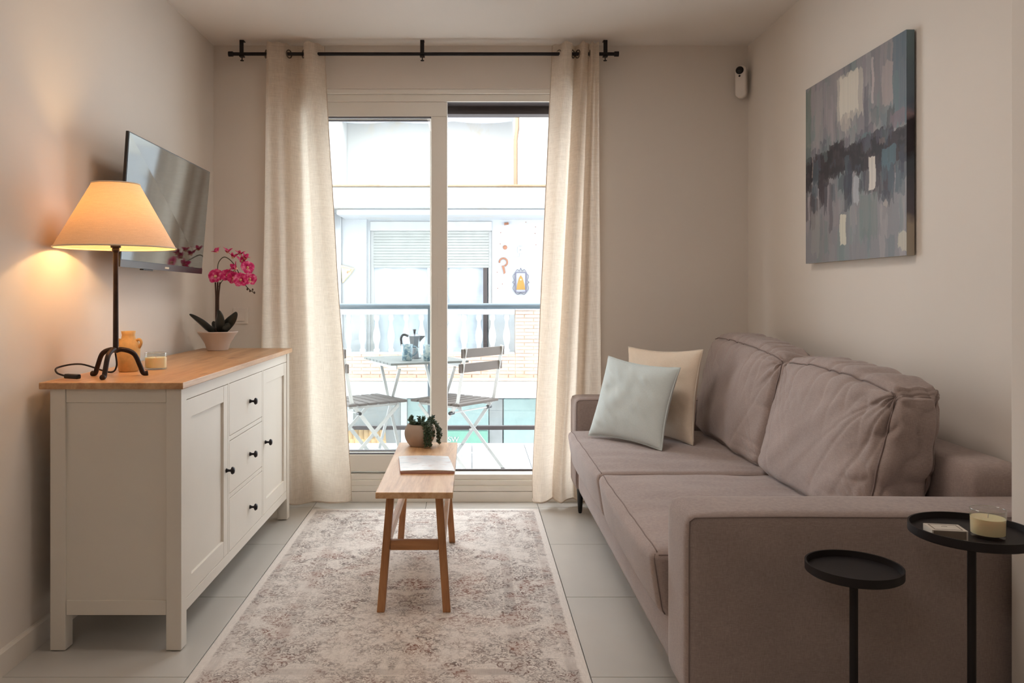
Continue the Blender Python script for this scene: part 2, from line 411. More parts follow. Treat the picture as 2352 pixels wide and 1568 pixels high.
def chair_parts(root, slatm):
    for s in (-1, 1):
        x = s*.185
        p = MB(); p.bar((x, -.235, .82), (x, -.165, .46), .006, .024, (0, 1, 0)); p.bar((x, -.165, .465), (x, .20, .01), .006, .024, (0, 1, 0))
        p.build('back_post', M['whitemetal'], root, bevel=.001, local=True)
        x2 = s*.165
        q = MB(); q.bar((x2, -.26, .01), (x2, .19, .43), .006, .024, (0, 1, 0)); q.build('leg', M['whitemetal'], root, bevel=.001, local=True)
        MB().tube([(s*.155, .02, .235), (s*.195, .02, .235)], .006, 8).build('pivot', M['whitemetal'], root, local=True)
        MB().box(x-.008 if s < 0 else x-.008, x+.008, .185, .225, 0, .012).build('foot_cap', M['darkrail'], root, bevel=.002, local=True)
        MB().box(x2-.007, x2+.007, -.275, -.245, 0, .012).build('foot_cap', M['darkrail'], root, bevel=.002, local=True)
        MB().tube([(s*.17, -.12, .40), (s*.21, -.12, .40)], .011, 10).build('hinge_cap', M['blackgloss'], root, smooth='auto', local=True)
        r = MB(); r.bar((s*.15, -.17, .435), (s*.15, .20, .435), .006, .02); r.build('seat_rail', M['whitemetal'], root, local=True)
    for z, y in ((.12, .115), (.12, -.135), (.40, -.12)):
        MB().tube([(-.18, y, z), (.18, y, z)], .005, 8).build('crossbar', M['whitemetal'], root, smooth='auto', local=True)
    for i in range(6):
        y = -.165+i*.074
        MB().box(-.2, .2, y-.029, y+.029, .446, .462).build('slat', slatm[0], root, bevel=.002, local=True)
    for z, y in ((.785, -.238), (.69, -.218)):
        m = MB(); m.box(-.215, .215, y+.004, y+.018, z-.028, z+.028); m.build('back_slat', slatm[1], root, bevel=.003, local=True)
ch = empty('folding_chair', (-.10, 5.33, 0), math.radians(50), label='folding bistro chair outside the open half of the door, brown slats', cat='chair')
chair_parts(ch, (M['greyslat'], M['greyslat']))
ch2 = copy_tree(ch); ch2.location = (-.735, 5.32, 0); ch2.rotation_euler = (0, 0, math.radians(-54))
ch['group'] = ch2['group'] = 'folding chairs on the balcony'; ch2['label'] = 'folding bistro chair seen through the left glass, half behind left curtain'
tb = empty('folding_table', (-.40, 5.62, 0), math.radians(25), label='slatted folding bistro table on balcony holding coffee pot and mugs', cat='table')
for i in range(8):
    y = -.262+i*.075
    MB().box(-.28, .28, y-.034, y+.034, .690, .705).build('slat', M['greyslat2'], tb, bevel=.002, local=True)
for s in (-1, 1):
    MB().bar((s*.23, -.27, .675), (s*.23, .27, .675), .008, .028).build('top_rail', M['whitemetal'], tb, local=True)
    MB().bar((s*.20, -.24, .66), (s*.20, .22, .01), .02, .008, (0, 1, 0)).build('leg', M['whitemetal'], tb, local=True)
    MB().bar((s*.17, .24, .66), (s*.17, -.22, .01), .02, .008, (0, 1, 0)).build('leg', M['whitemetal'], tb, local=True)
for y in (-.2, .2): MB().tube([(-.2, y, .04), (.2, y, .04)], .006, 8).build('crossbar', M['whitemetal'], tb, local=True)
# moka pot
d = 5.62; mx = X(952, d); tz = .705
mk = empty('moka_pot', (mx, d, tz), 0, label='aluminium stovetop coffee pot with black handle on balcony table', cat='coffee pot')
MB().lathe([(.046, 0), (.047, .01), (.038, .07), (.034, .078)], n=8).build('boiler', M['alu'], mk, local=True)
MB().lathe([(.034, .0785), (.036, .084), (.048, .155), (.049, .16), (.02, .172), (.003, .176)], n=8).build('upper_pot', M['alu'], mk, local=True)
MB().lathe([(.007, .176), (.009, .19), (.013, .202), (.010, .206)], n=12).build('lid_knob', M['blackgloss'], mk, smooth=True, local=True)
MB().tube(spline([(-.044, 0, .158), (-.075, 0, .168), (-.094, 0, .145), (-.090, 0, .10), (-.082, 0, .085)]), .009, 8).build('handle', M['blackgloss'], mk, smooth=True, local=True)
sp = MB(); sp.prism([(.040, .12), (.078, .16), (.040, .16)], 'y', -.012, .012); sp.build('spout', M['alu'], mk, local=True)
def mugmat():
    t = NT('blue_floral_glaze'); n = t.noise(t.coord(), 42, 4, .6, 1.2)
    t.col(t.ramp(n, [(.42, srgb(44, 96, 120)), (.5, srgb(140, 166, 172)), (.6, srgb(164, 178, 178))])); return t.set(.3)
M['mug'] = mugmat()
mugp = None
for k, (px, d, rz, lab) in enumerate(((935, 5.46, 0, 'blue patterned mug in front of the coffee pot'), (984, 5.44, 1.2, 'blue patterned mug partly hidden behind the door stile'))):
    if k == 0:
        mg = empty('mug', (X(px, d), d, tz), rz, label=lab, cat='mug')
        MB().lathe([(.030, 0), (.033, .003), (.040, .11), (.038, .11), (.031, .006), (.001, .006)], n=28).build('cup', M['mug'], mg, smooth=True, local=True)
        MB().tube(spline([(.036, 0, .095), (.062, 0, .09), (.064, 0, .055), (.034, 0, .028)]), .005, 8).build('handle', M['mug'], mg, smooth=True, local=True)
    else:
        c = copy_tree(mg); c.location = (X(px, d), d, tz); c.rotation_euler = (0, 0, rz); c['label'] = lab; c['group'] = mg['group'] = 'blue patterned mugs'

# ---------------------------------------------------------------- the house opposite
FD, BD = 11.3, 10.5
def stucco(name, c, stain, amt=.4):
    t = NT(name); co = t.coord((1, 1, .6)); n = t.noise(co, 1.6, 6, .65); n2 = t.noise(co, 14, 4)
    k = t.ramp(t.math('ADD', t.math('MULTIPLY', n, .75), t.math('MULTIPLY', n2, .25)), [(.5, BC), (.66, WC)])
    t.col(t.mix(t.math('MULTIPLY', k, amt), c, stain)); t.bump(n2, .3, .004); return t.set(.9, 0, .2)
M['fac'] = stucco('white_facade', srgb(178, 182, 186), srgb(178, 166, 144), .4)
M['facup'] = stucco('upper_cream_wall', srgb(206, 208, 208), srgb(202, 186, 156), .6)
M['ledge'] = stucco('weathered_ledge', srgb(176, 178, 178), srgb(160, 134, 100), .6)
M['ledgetop'] = stucco('rusty_coping', srgb(146, 130, 110), srgb(126, 98, 72), .7)
M['shut'] = m_plain('pale_shutter', srgb(160, 163, 160), .6)
M['fwin'] = m_plain('facade_window_frame', srgb(176, 178, 178), .5)
M['netcurt'] = m_plain('grey_net_curtain', srgb(206, 212, 222), .9, 0, .2, .25, 3)
M['terra'] = m_plain('orange_pipe', srgb(150, 126, 104), .8)
M['brick'] = m_plain('pale_pink_brick', srgb(206, 172, 152), .9, 0, .2, .12, 8)
M['mortar'] = m_plain('mortar', srgb(196, 176, 164), .9)
M['balus'] = m_plain('white_baluster', srgb(182, 184, 188), .7)
M['teal'] = m_plain('teal_shop_glass', srgb(134, 156, 154), .5)
M['greygl'] = m_plain('grey_shop_glass', srgb(128, 132, 132), .5)
M['rooftile'] = m_plain('clay_roof_tile', srgb(186, 158, 118), .9, 0, .2, .25, 6)
bld = empty('apartment_building', (0, FD, -3), label='white house across the street with balustrade balcony and shutter', cat='building')
fw = MB()
XL0, XR0 = X(560, FD), X(1600, FD)
wx0, wx1, wz0, wz1 = X(850, FD), X(1130, FD), Z(905, FD), Z(508, FD)
zs = Z(480, FD)
fw.box(XL0, wx0, FD, FD+.3, Z(913, FD), zs+.3); fw.box(wx1, XR0, FD, FD+.3, Z(913, FD), zs+.3); fw.box(wx0, wx1, FD, FD+.3, wz1, zs+.3)
fw.build('facade_wall', M['fac'], bld)
pil = MB(); pil.box(X(786, FD), X(843, FD), FD-.05, FD, wz0, zs); pil.build('pilaster', M['fac'], bld, bevel=.01)
MB().box(X(560, FD), X(786, FD), FD-.10, FD, wz0, zs).build('pilaster', M['fac'], bld, bevel=.01)
MB().box(wx0, wx1, FD-.02, FD+.2, Z(530, FD), wz1).build('shutter_box', M['fwin'], bld, bevel=.01)
sh = MB()
zz = Z(615, FD); n = 13; hh = (Z(530, FD)-zz)/n
for i in range(n): sh.prism([(FD+.036, zz+i*hh+.002), (FD+.03, zz+i*hh+hh*.3), (FD+.03, zz+i*hh+hh*.75), (FD+.036, zz+(i+1)*hh-.0005)], 'x', wx0+.045, wx1-.045)
tag(sh.build('shutter_slats', M['shut'], bld), kind='stuff')
wf = MB()
for a, b in ((wx0, wx0+.05), (wx1-.05, wx1), (X(981, FD), X(1026, FD))): wf.box(a, b, FD+.04, FD+.12, wz0, Z(530, FD))
wf.box(wx0, wx1, FD+.04, FD+.12, wz0, wz0+.06)
wfo = wf.build('window_frame', M['fwin'], bld, bevel=.006)
for a, b in ((wx0+.05, X(981, FD)), (X(1026, FD), wx1-.05)):
    MB().add([(a, FD+.05, wz0+.06), (b, FD+.05, wz0+.06), (b, FD+.05, zz), (a, FD+.05, zz)], [(0, 1, 2, 3)]).build('pane', M['railglass'], wfo)
nc = MB(); nc.grid(lambda u, v: Vector((wx0+.04+u*(wx1-wx0-.1), FD+.09+.022*math.sin(u*34+math.sin(u*9)), wz0+.05+v*(zz-wz0))), 120, 2)
nc.build('net_curtain', M['netcurt'], bld, smooth=True)
MB().box(X(1110, FD), X(1119, FD), FD+.03, FD+.1, wz0, zz).build('dark_jamb', M['darkrail'], bld)
MB().box(wx0-.2, wx1+.2, FD+.28, FD+.32, wz0-.1, wz1).build('room_backing', M['netcurt'], bld)
# balcony slab above, ledge
sl = MB(); sl.box(X(745, BD), X(1420, BD), BD-.1, FD+.1, Z(478, BD), Z(431, BD)); sl.build('upper_balcony_ledge', M['ledge'], bld, bevel=.02)
MB().box(X(750, BD), X(1420, BD), BD-.12, BD+.1, Z(431, BD)+.001, Z(426, BD)).build('coping', M['ledgetop'], bld, bevel=.012)
MB().box(X(560, BD), X(744, BD), BD-.1, FD, Z(520, BD), Z(440, BD)).build('side_ledge', M['fac'], bld, bevel=.02)
MB().box(X(770, BD), X(1420, BD), BD+.06, FD+.05, Z(492, BD), Z(478, BD)-.001).build('soffit_moulding', M['fac'], bld, bevel=.02)
# upper storey
MB().box(XL0, XR0, FD+.35, FD+.6, Z(478, BD), 4.0).build('upper_wall', M['facup'], bld)
MB().box(X(700, FD), X(788, FD), FD-.3, FD+.34, Z(432, FD), 4.0).build('upper_pilaster', M['facup'], bld, bevel=.01)
MB().box(X(1190, FD), X(1420, FD), FD-.3, FD+.34, Z(432, FD), 4.0).build('upper_pilaster', M['facup'], bld, bevel=.01)
MB().tube([(X(1182, FD), FD-.25, Z(430, FD)), (X(1182, FD), FD-.25, Z(330, FD)), (X(1186, FD), FD-.25, Z(300, FD)), (X(1186, FD), FD-.25, 3.95)], .028, 12).build('downpipe', M['terra'], bld, smooth='auto')
aw = MB(); aw.open = True
az = Z(262, FD-.1)
aw.grid(lambda u, v: Vector((X(745, BD)+u*(X(1185, BD)-X(745, BD)), FD-.1+(.42*max(0, v-.35)/.65), az+(v/.35*.12-.10 - (.03*abs(math.sin(u*PI*3.0)) if v < .01 else 0) if v < .35 else .02+.35*(v-.35)))), 60, 8)
aw.build('awning', m_plain('pale_awning_canvas', srgb(140, 144, 160), .9), bld, smooth=True)
# lower balcony with balustrade
by = BD; bz0, bz1 = Z(808, by), Z(722, by)
bal = empty('balcony', (0, by, 0)); bal.parent = bld; bal.location = (0, by-FD, 3)
MB().box(X(785, by), X(1182, by), by-.06, by+.1, bz1, Z(710, by)).build('handrail', M['balus'], bal, bevel=.012)
MB().box(X(785, by), X(1182, by), by-.05, by+.09, bz0-.03, bz0).build('plinth', M['balus'], bal, bevel=.01)
pf = [(.055, 0), (.055, .03), (.038, .045), (.040, .09), (.062, .15), (.070, .20), (.060, .26), (.040, .32), (.030, .37), (.030, .40), (.045, .42), (.055, .435), (.055, 1)]
hb = bz1-bz0
pf = [(r*.74, min(z, .49)) for r, z in pf]
pf = [(r, z/.49*hb) for r, z in pf]
bm0 = None
for px in (800, 832.5, 865, 898, 933, 968, 1001, 1034, 1066, 1100, 1131, 1164):
    if bm0 is None:
        bm0 = MB().lathe(pf, n=14).build('baluster', M['balus'], bal, smooth='auto', local=True)
    else:
        q = bm0.copy(); C.objects.link(q); bm0_ = q; q.parent = bal
    (bm0 if px == 800 else q).location = (X(px, by), .02, bz0)
MB().box(X(700, by), X(1420, by), by-.02, by+.14, Z(866, by), Z(808, by)-.031).build('balcony_wall', M['mortar'], bal)
MB().box(X(1183, by), X(1420, by), by-.02, by+.14, Z(808, by)-.03, Z(712, by)).build('end_wall', M['mortar'], bal)
MB().box(X(1183, by), X(1420, by), by-.05, by+.16, Z(712, by), Z(704, by)).build('coping', M['balus'], bal, bevel=.01)
def bricks(x0, x1, z0, z1, y, hb, lb):
    m = MB(); r = 0; z = z0
    while z < z1-.01:
        x = x0-(lb/2 if r % 2 else 0)
        while x < x1:
            a, b = max(x, x0), min(x+lb-.012, x1)
            if b-a > .02: 
                q = random.uniform(.008, .02); m.box(a, b, y-q, y, z, min(z+hb-.011, z1))
            x += lb
        z += hb; r += 1
    return m
tag(bricks(X(790, by), X(1183, by), Z(866, by), Z(810, by), by-.02, .046, .24).build('brick_courses', M['brick'], bal), kind='stuff')
tag(bricks(X(1184, by), X(1330, by), Z(866, by), Z(714, by), by-.02, .046, .24).build('brick_courses', M['brick'], bal), kind='stuff')
MB().box(X(560, by), X(1500, by), by-.12, FD+.2, Z(912, by), Z(872, by)).build('balcony_slab', M['fac'], bal, bevel=.015)
MB().box(X(560, by), X(1500, by), by-.16, by+.1, Z(872, by)+.001, Z(866, by)-.001).build('slab_edge', M['brick'], bal, bevel=.01)
MB().box(X(700, by), X(786, by), by-.06, by+.16, Z(866, by), Z(706, by)).build('balcony_pier', M['balus'], bal, bevel=.01)
# shop level
SD = 11.0
def sbox(a, b, y0, y1, m, nm, dd=0): return MB().box(X(a, SD), X(b, SD), SD+dd, SD+dd+.08, Z(y1, SD), Z(y0, SD)).build(nm, M[m], bld)
MB().box(XL0, XR0, SD+.15, SD+.3, -3, Z(905, SD)).build('shop_wall', M['fac'], bld)
sbox(812, 920, 916, 1060, 'greygl', 'shop_window'); sbox(936, 986, 916, 1060, 'teal', 'shop_window'); sbox(1020, 1122, 916, 1060, 'teal', 'shop_window')
sbox(1124, 1154, 916, 1060, 'greygl', 'shop_door'); sbox(1157, 1320, 916, 1060, 'teal', 'shop_window')
sbox(800, 812, 905, 1060, 'fac', 'shop_pillar', -.03); sbox(921, 935, 905, 1060, 'fac', 'shop_pillar', -.03)
M['sign'] = m_plain('pale_green_sign', srgb(100, 146, 130), .5)
sg = MB().box(X(1024, SD), X(1120, SD), SD-.06, SD-.01, Z(1022, SD), Z(988, SD)).build('shop_sign', M['sign'], bld)
cu = bpy.data.curves.new('lettering', 'FONT'); cu.body = 'SW'; cu.size = .10; cu.extrude = .004
to = bpy.data.objects.new('tmp', cu); C.objects.link(to)
bpy.context.view_layer.update()
me = bpy.data.meshes.new_from_object(to.evaluated_get(bpy.context.evaluated_depsgraph_get())); bpy.data.objects.remove(to)
me.materials.clear(); me.materials.append(M['balus'])
lt = bpy.data.objects.new('lettering', me); C.objects.link(lt); lt.parent = sg; lt.rotation_euler = (PI/2, 0, 0); lt.location = Vector((X(1029, SD), SD-.066, Z(1012, SD)))-rootloc(sg)
lt['label'] = 'white sign letters'
for i in range(7):
    for j in range(2):
        x = X(806+i*12, SD); q = MB()
        a = Vector((x, SD-.05-.35*j, Z(985, SD)-.10*j)); b = a+Vector((.05, -.36, -.12))
        q.tube([a, b], [.045, .05], 10); q.build('roof_tile', M['rooftile'], bld, smooth='auto')
street = struct(MB().box(-8, 8, 6.3, FD+.3, -3.1, -3.0).build('floor_street', m_plain('street', srgb(150, 148, 145), .9), origin=(0, 9, -3)))

# things hung on that facade
def hung(px, py, d=FD): return (X(px, d), d, Z(py, d))
ic = empty('icon_picture', hung(1196, 648), label='gold robed figure picture in scrolled iron frame on facade', cat='picture')
k = FD/F
MB().box(-12*k, 12*k, -.02, 0, -22*k, 22*k).build('panel', m_plain('icon_ground', srgb(160, 164, 176), .6), ic, local=True)
f_ = MB(); f_.prism([(-10*k, -17*k), (10*k, -17*k), (8*k, -4*k), (4*k, 10*k), (0, 16*k), (-4*k, 10*k), (-8*k, -4*k)], 'y', -.026, -.0201)
f_.build('robed_figure', m_plain('gold_paint', srgb(160, 124, 58), .6), ic, local=True)
f_ = MB(); f_.lathe([(.001, 0), (2.2*k, .001), (.001, .002)], n=12, mat=Matrix.Translation((0, -.028, 6*k)) @ Matrix.Rotation(PI/2, 4, 'X'))
f_.build('face', m_plain('icon_face', srgb(214, 176, 140), .6), ic, local=True)
fm = MB()
for s in (-1, 1):
    fm.bar((s*12*k, -.02, -23*k), (s*12*k, -.02, 23*k), .02, .012, (0, 1, 0))
    fm.tube(spline([(s*13*k, -.02, 20*k), (s*18*k, -.02, 14*k), (s*15*k, -.02, 4*k), (s*19*k, -.02, 0), (s*15*k, -.02, -4*k), (s*18*k, -.02, -14*k), (s*13*k, -.02, -22*k)]), .004, 6)
    fm.tube(spline([(s*12*k, -.02, 24*k), (s*8*k, -.02, 29*k), (s*3*k, -.02, 26*k), (0, -.02, 33*k)]), .004, 6)
    fm.tube(spline([(s*12*k, -.02, -24*k), (s*7*k, -.02, -28*k), (0, -.02, -24*k)]), .004, 6)
fm.bar((-12*k, -.02, 22.5*k), (12*k, -.02, 22.5*k), .02, .012); fm.bar((-12*k, -.02, -22.5*k), (12*k, -.02, -22.5*k), .02, .012)
fm.build('scroll_frame', m_plain('frame_iron', srgb(110, 110, 126), .6, .5), ic, local=True)
M['rust'] = m_plain('rusty_iron', srgb(150, 106, 84), .8)
hs = empty('horseshoe', hung(1156, 602), label='rusty horseshoe with hanging ribbon on white facade', cat='ornament')
MB().tube([(9*k*math.cos(a), -.02, 9*k*math.sin(a)) for a in np.linspace(-1.2, 3.3, 22)], [.012]*22, 8).build('shoe', M['rust'], hs, smooth=True, local=True)
MB().prism([(-4*k, -8*k), (2*k, -8*k), (5*k, -24*k), (1*k, -28*k), (-1*k, -18*k)], 'y', -.025, -.015).build('ribbon', M['rust'], hs, local=True)
rd = empty('round_ornament', hung(1160, 568), label='small round brown ornament above the horseshoe', cat='ornament')
MB().lathe([(5*k, 0), (5*k, .02), (2*k, .035), (.001, .036)], n=18, mat=Matrix.Rotation(PI/2, 4, 'X')).build('disc', M['rust'], rd, smooth='auto', local=True)
lp = empty('doorbell_box', hung(1195, 574), label='small white junction box with cable above the icon picture', cat='box')
MB().box(-6*k, 6*k, -.03, 0, -8*k, 8*k).build('housing', M['balus'], lp, bevel=.005, local=True)
MB().tube(spline([(0, -.01, -8*k), (-2*k, -.01, -16*k), (-20*k, -.01, -17*k), (-34*k, -.01, -14*k)]), .006, 6).build('cable', M['balus'], lp, local=True)
MB().lathe([(2*k, 0), (2*k, .01)], n=12, mat=Matrix.Translation((0, -.03, 0)) @ Matrix.Rotation(PI/2, 4, 'X')).build('button', M['greygl'], lp, local=True)
for px, py, a, lab in ((1163, 514, -.2, 'tilted rusty iron bracket near the shutter box corner'), (1207, 495, 1.5, 'upright rusty iron bracket high on the right of facade')):
    bq = MB(); m4 = Matrix.Rotation(a, 4, 'Y'); bq.box(-5*k, 5*k, -.03, .0, -2.6*k, 2.6*k, m4); bq.box(-5*k, -3*k, -.05, -.03, -2.6*k, 2.6*k, m4); bq.box(3*k, 5*k, -.05, -.03, -2.6*k, 2.6*k, m4)
    o = bq.build('wall_bracket', M['rust'], bevel=.003); o.location = hung(px, py); tag(o, lab, 'bracket')
hl = MB()
for px, py in ((1208, 510), (1230, 521), (1229, 536), (1231, 562), (1150, 534), (1149, 560), (1142, 625), (1154, 652), (1143, 662), (790, 485), (793, 492)):
    c = hung(px, py); hl.lathe([(1.1*k, 0), (.6*k, .006)], n=8, mat=Matrix.Translation((c[0], c[1], c[2])) @ Matrix.Rotation(PI/2, 4, 'X'))
tag(hl.build('drill_holes', M['rust'], bld), kind='stuff')
pz = empty('triangular_planter', (X(798, FD), FD-.051, Z(628, FD)), label='triangular flowered wall planter left of the shuttered window', cat='ornament')
def pzm():
    t = NT('floral_ceramic'); n = t.noise(t.coord(), 13, 3); t.col(t.ramp(n, [(.4, srgb(190, 200, 140)), (.5, srgb(232, 212, 164)), (.6, srgb(224, 196, 150)), (.66, srgb(206, 96, 76))])); return t.set(.5)
MB().prism([(-12*k, 16*k), (17*k, 10*k), (8*k, -3*k), (-9*k, -22*k)], 'y', -.05, 0).build('body', pzm(), pz, bevel=.008, local=True)
MB().prism([(-12*k, 19*k), (17*k, 12*k), (17*k, 9*k), (-12*k, 15*k)], 'y', -.07, 0).build('rim', m_plain('planter_rim', srgb(214, 190, 150), .6), pz, bevel=.004, local=True)

# ---------------------------------------------------------------- curtains
CD = 4.385; RZ = Z(124, CD)
rod = empty('curtain_rod', (X(970, CD), CD, RZ), label='black curtain rod hung from three ceiling brackets', cat='curtain rod')
MB().tube([(X(533, CD), CD, RZ), (X(1412, CD), CD, RZ)], .0095, 14).build('rod', M['blackmetal'], rod, smooth='auto')
for px in (525, 1411):
    MB().tube([(X(px, CD), CD, RZ), (X(px+10, CD), CD, RZ)], .014, 16).build('end_cap', M['blackmetal'], rod, smooth='auto', bevel=0)
for px in (556, 970, 1390):
    x = X(px, CD); b = MB()
    b.box(x-.011, x+.011, CD-.005, CD+.03, CZ-.004, CZ); b.box(x-.011, x+.011, CD-.012, CD-.008+.0, RZ-.004, CZ-.002)
    b.box(x-.013, x+.013, CD-.014, CD+.014, RZ-.017, RZ-.010); b.lathe([(.003, -.034), (.003, -.018)], (x, CD, RZ), 8); b.lathe([(.010, -.038), (.010, -.034)], (x, CD, RZ), 12)
    b.build('bracket', M['blackmetal'], rod, bevel=.001)
def curtain(name, label, side, keys, ztop, zbot):
    # keys: rows (t along width, x px at top, x px at bottom, y offset top, y offset bottom)
    root = empty(name, (X((keys[0][1]+keys[-1][1])/2, CD), CD, 0.02), label=label, cat='curtain', group='linen curtains at the balcony door')
    ks = keys
    def interp(t, j):
        n = len(ks)-1; f = t*n; i = min(int(f), n-1); u = f-i
        p = [ks[max(min(i+q, n), 0)][j] for q in (-1, 0, 1, 2)]
        return .5*(2*p[1]+(p[2]-p[0])*u+(2*p[0]-5*p[1]+4*p[2]-p[3])*u*u+(3*p[1]-p[0]-3*p[2]+p[3])*u**3)
    def fn(u, v):
        # v=0 top, 1 bottom
        s = min(1, v*1.05)**(1.15 if side < 0 else 1.0)
        xt, xb = X(interp(u, 0), CD), X(interp(u, 1), CD)
        yt, yb = interp(u, 2), interp(u, 3)
        x = xt*(1-s)+xb*s; y = yt*(1-s)+yb*s
        zb = zbot+.02*noise.noise(Vector((u*3, 0, side)))
        z = ztop*(1-v)+zb*v
        y += .010*noise.noise(Vector((u*9, v*4, side*3)))*(.3+v); x += .006*noise.noise(Vector((u*7, v*5, 9+side)))*v
        y += .012*noise.noise(Vector((u*16+v*6, v*14, 4)))*max(0, v-.75)*3
        z += .004*math.sin(u*50)*(1-v) if v < .02 else 0
        return Vector((x, CD+y, z))
    m = MB(); m.open = True; m.grid(fn, 150, 110); m.build('cloth', M['curtain'], root, smooth=True)
    hm = MB(); hm.tube([fn(i/150, 1)+Vector((0, 0, .004)) for i in range(151)], .004, 6); hm.build('hem', M['hem'], root, smooth=True)
    eg = MB(); u = 1 if side < 0 else 0
    eg.tube([fn(u, i/60) for i in range(61)], .0025, 6); eg.build('side_hem', M['hem'], root, smooth=True)
    return root, fn
ZT, ZB = Z(101, CD), .025
lk = [(610, 585, .05, .06), (612, 600, .0, .02), (622, 630, -.045, -.05), (640, 655, -.03, -.03), (655, 672, -.02, -.045), (664, 690, .02, -.02), (682, 715, .05, .03), (697, 735, .03, .0), (700, 762, -.03, -.05), (716, 786, -.045, -.06), (730, 800, -.005, -.035), (743, 806, .035, .02)]
lk = [(a, b, c, d*1.1) for a, b, c, d in lk]
cl, fnl = curtain('curtain', 'cream linen eyelet curtain on the left, behind the sideboard', -1, lk, ZT, ZB)
rk = [(1270, 1224, .03, .01), (1284, 1226, .0, -.03), (1297, 1238, -.045, -.055), (1312, 1254, -.03, -.035), (1316, 1268, .02, .02), (1324, 1270, .05, .045), (1330, 1276, .0, .0), (1338, 1288, -.04, -.05), (1350, 1300, -.02, -.01), (1353, 1318, .0, .03), (1358, 1330, -.035, -.03), (1366, 1350, -.02, -.02), (1374, 1372, -.03, .0), (1377, 1384, .04, .03)]
cr, fnr = curtain('curtain', 'cream linen eyelet curtain on the right, behind the sofa arm', 1, rk, ZT, ZB+.01)
def ring(px, root, ang):
    c = Vector((X(px, CD), CD, RZ)); m = Matrix.Rotation(ang, 3, 'Z')
    MB().tube([c+m @ Vector((0, .021*math.cos(a), .021*math.sin(a))) for a in np.linspace(0, 2*PI, 25)[:-1]], .0035, 8, True).build('eyelet', M['chrome'], root, smooth=True)
for px, a in ((611, .5), (664, -.5), (697, .5), (729, -.6)): ring(px, cl, a)
for px, a in ((1284, .6), (1316, -.5), (1327, .5), (1356, -.3)): ring(px, cr, a)

# ---------------------------------------------------------------- sideboard
SX0, SX1, SY0, SY1, SZ = -1.407, -.938, 2.60, 4.185, .88
sb = empty('sideboard', ((SX0+SX1)/2, (SY0+SY1)/2, 0), label='white painted sideboard with two doors, three drawers and stained pine top', cat='sideboard')
MB().box(SX0, SX1, SY0, SY1, SZ-.022, SZ).build('top_board', M['pine'], sb, bevel=.003)
bx0, bx1, by0, by1, bzt = SX0+.028, SX1-.012, SY0+.018, SY1-.018, SZ-.0222
LW = .05
for (a, b) in ((bx0, by0), (bx1-LW, by0), (bx0, by1-LW), (bx1-LW, by1-LW)):
    MB().box(a, a+LW, b, b+LW, 0.003, bzt).build('leg', M['white'], sb, bevel=.002)
for y0, y1, yp in ((by0+.003, by0+.04, by0+.009), (by1-.04, by1-.003, by1-.03)):
    for za, zc in ((bzt-.045, bzt), (.117, .165)): MB().box(bx0+LW+.001, bx1-LW-.001, y0, y1, za, zc).build('end_rail', M['white'], sb, bevel=.0015)
    MB().box(bx0+LW, bx1-LW, yp, yp+.015, .16, bzt-.04).build('end_panel', M['white'], sb)
fx = bx1-.003
c = MB(); c.box(fx-.02, fx, by0+LW+.001, by1-LW-.001, .815, bzt); c.box(fx-.02, fx, by0+LW+.001, by1-LW-.001, .112, .152)
for y in (3.130, 3.640): c.box(fx-.02, fx, y, y+.018, .152, .815)
for z in (.362, .588): c.box(fx-.02, fx-.001, 3.148, 3.640, z, z+.018)
c.build('front_frame', M['white'], sb, bevel=.001)
MB().box(bx0+.02, bx0+.03, by0+.03, by1-.03, .13, bzt-.002).build('back_panel', M['white'], sb)
MB().box(bx0+.03, fx-.022, by0+.03, by1-.03, .13, .146).build('bottom_panel', M['white'], sb)
def knob(y, z, par):
    m4 = Matrix.Translation((fx+.001, y, z)) @ Matrix.Rotation(PI/2, 4, 'Y')
    MB().lathe([(.009, 0), (.007, .004), (.0045, .010), (.005, .017), (.0135, .021), (.0150, .025), (.011, .031), (.001, .033)], n=18, mat=m4).build('knob', M['knob'], par, smooth=True)
def shaker(y0, y1, z0, z1, ky):
    g = .0022; y0 += g; y1 -= g; z0 += g; z1 -= g; sw = .052
    e = MB(); e.box(fx-.018, fx, y0, y0+sw, z0, z1); e.box(fx-.018, fx, y1-sw, y1, z0, z1); e.box(fx-.018, fx-.0006, y0+sw, y1-sw, z1-sw-.01, z1); e.box(fx-.018, fx-.0006, y0+sw, y1-sw, z0, z0+sw+.01)
    dd = e.build('door', M['white'], sb, bevel=.0012)
    MB().box(fx-.016, fx-.009, y0+sw-.002, y1-sw+.002, z0+sw, z1-sw).build('panel', M['white'], dd)
    knob(ky, .482, dd)
shaker(by0+LW+.001, 3.130, .152, .815, 3.105); shaker(3.658, by1-LW-.001, .152, .815, 3.690)
for z0, z1 in ((.152, .362), (.380, .588), (.606, .815)):
    g = .0022; dr = MB().box(fx-.018, fx, 3.148+g, 3.640-g, z0+g, z1-g).build('drawer', M['white'], sb, bevel=.0015)
    knob(3.435, (z0+z1)/2-.005, dr)

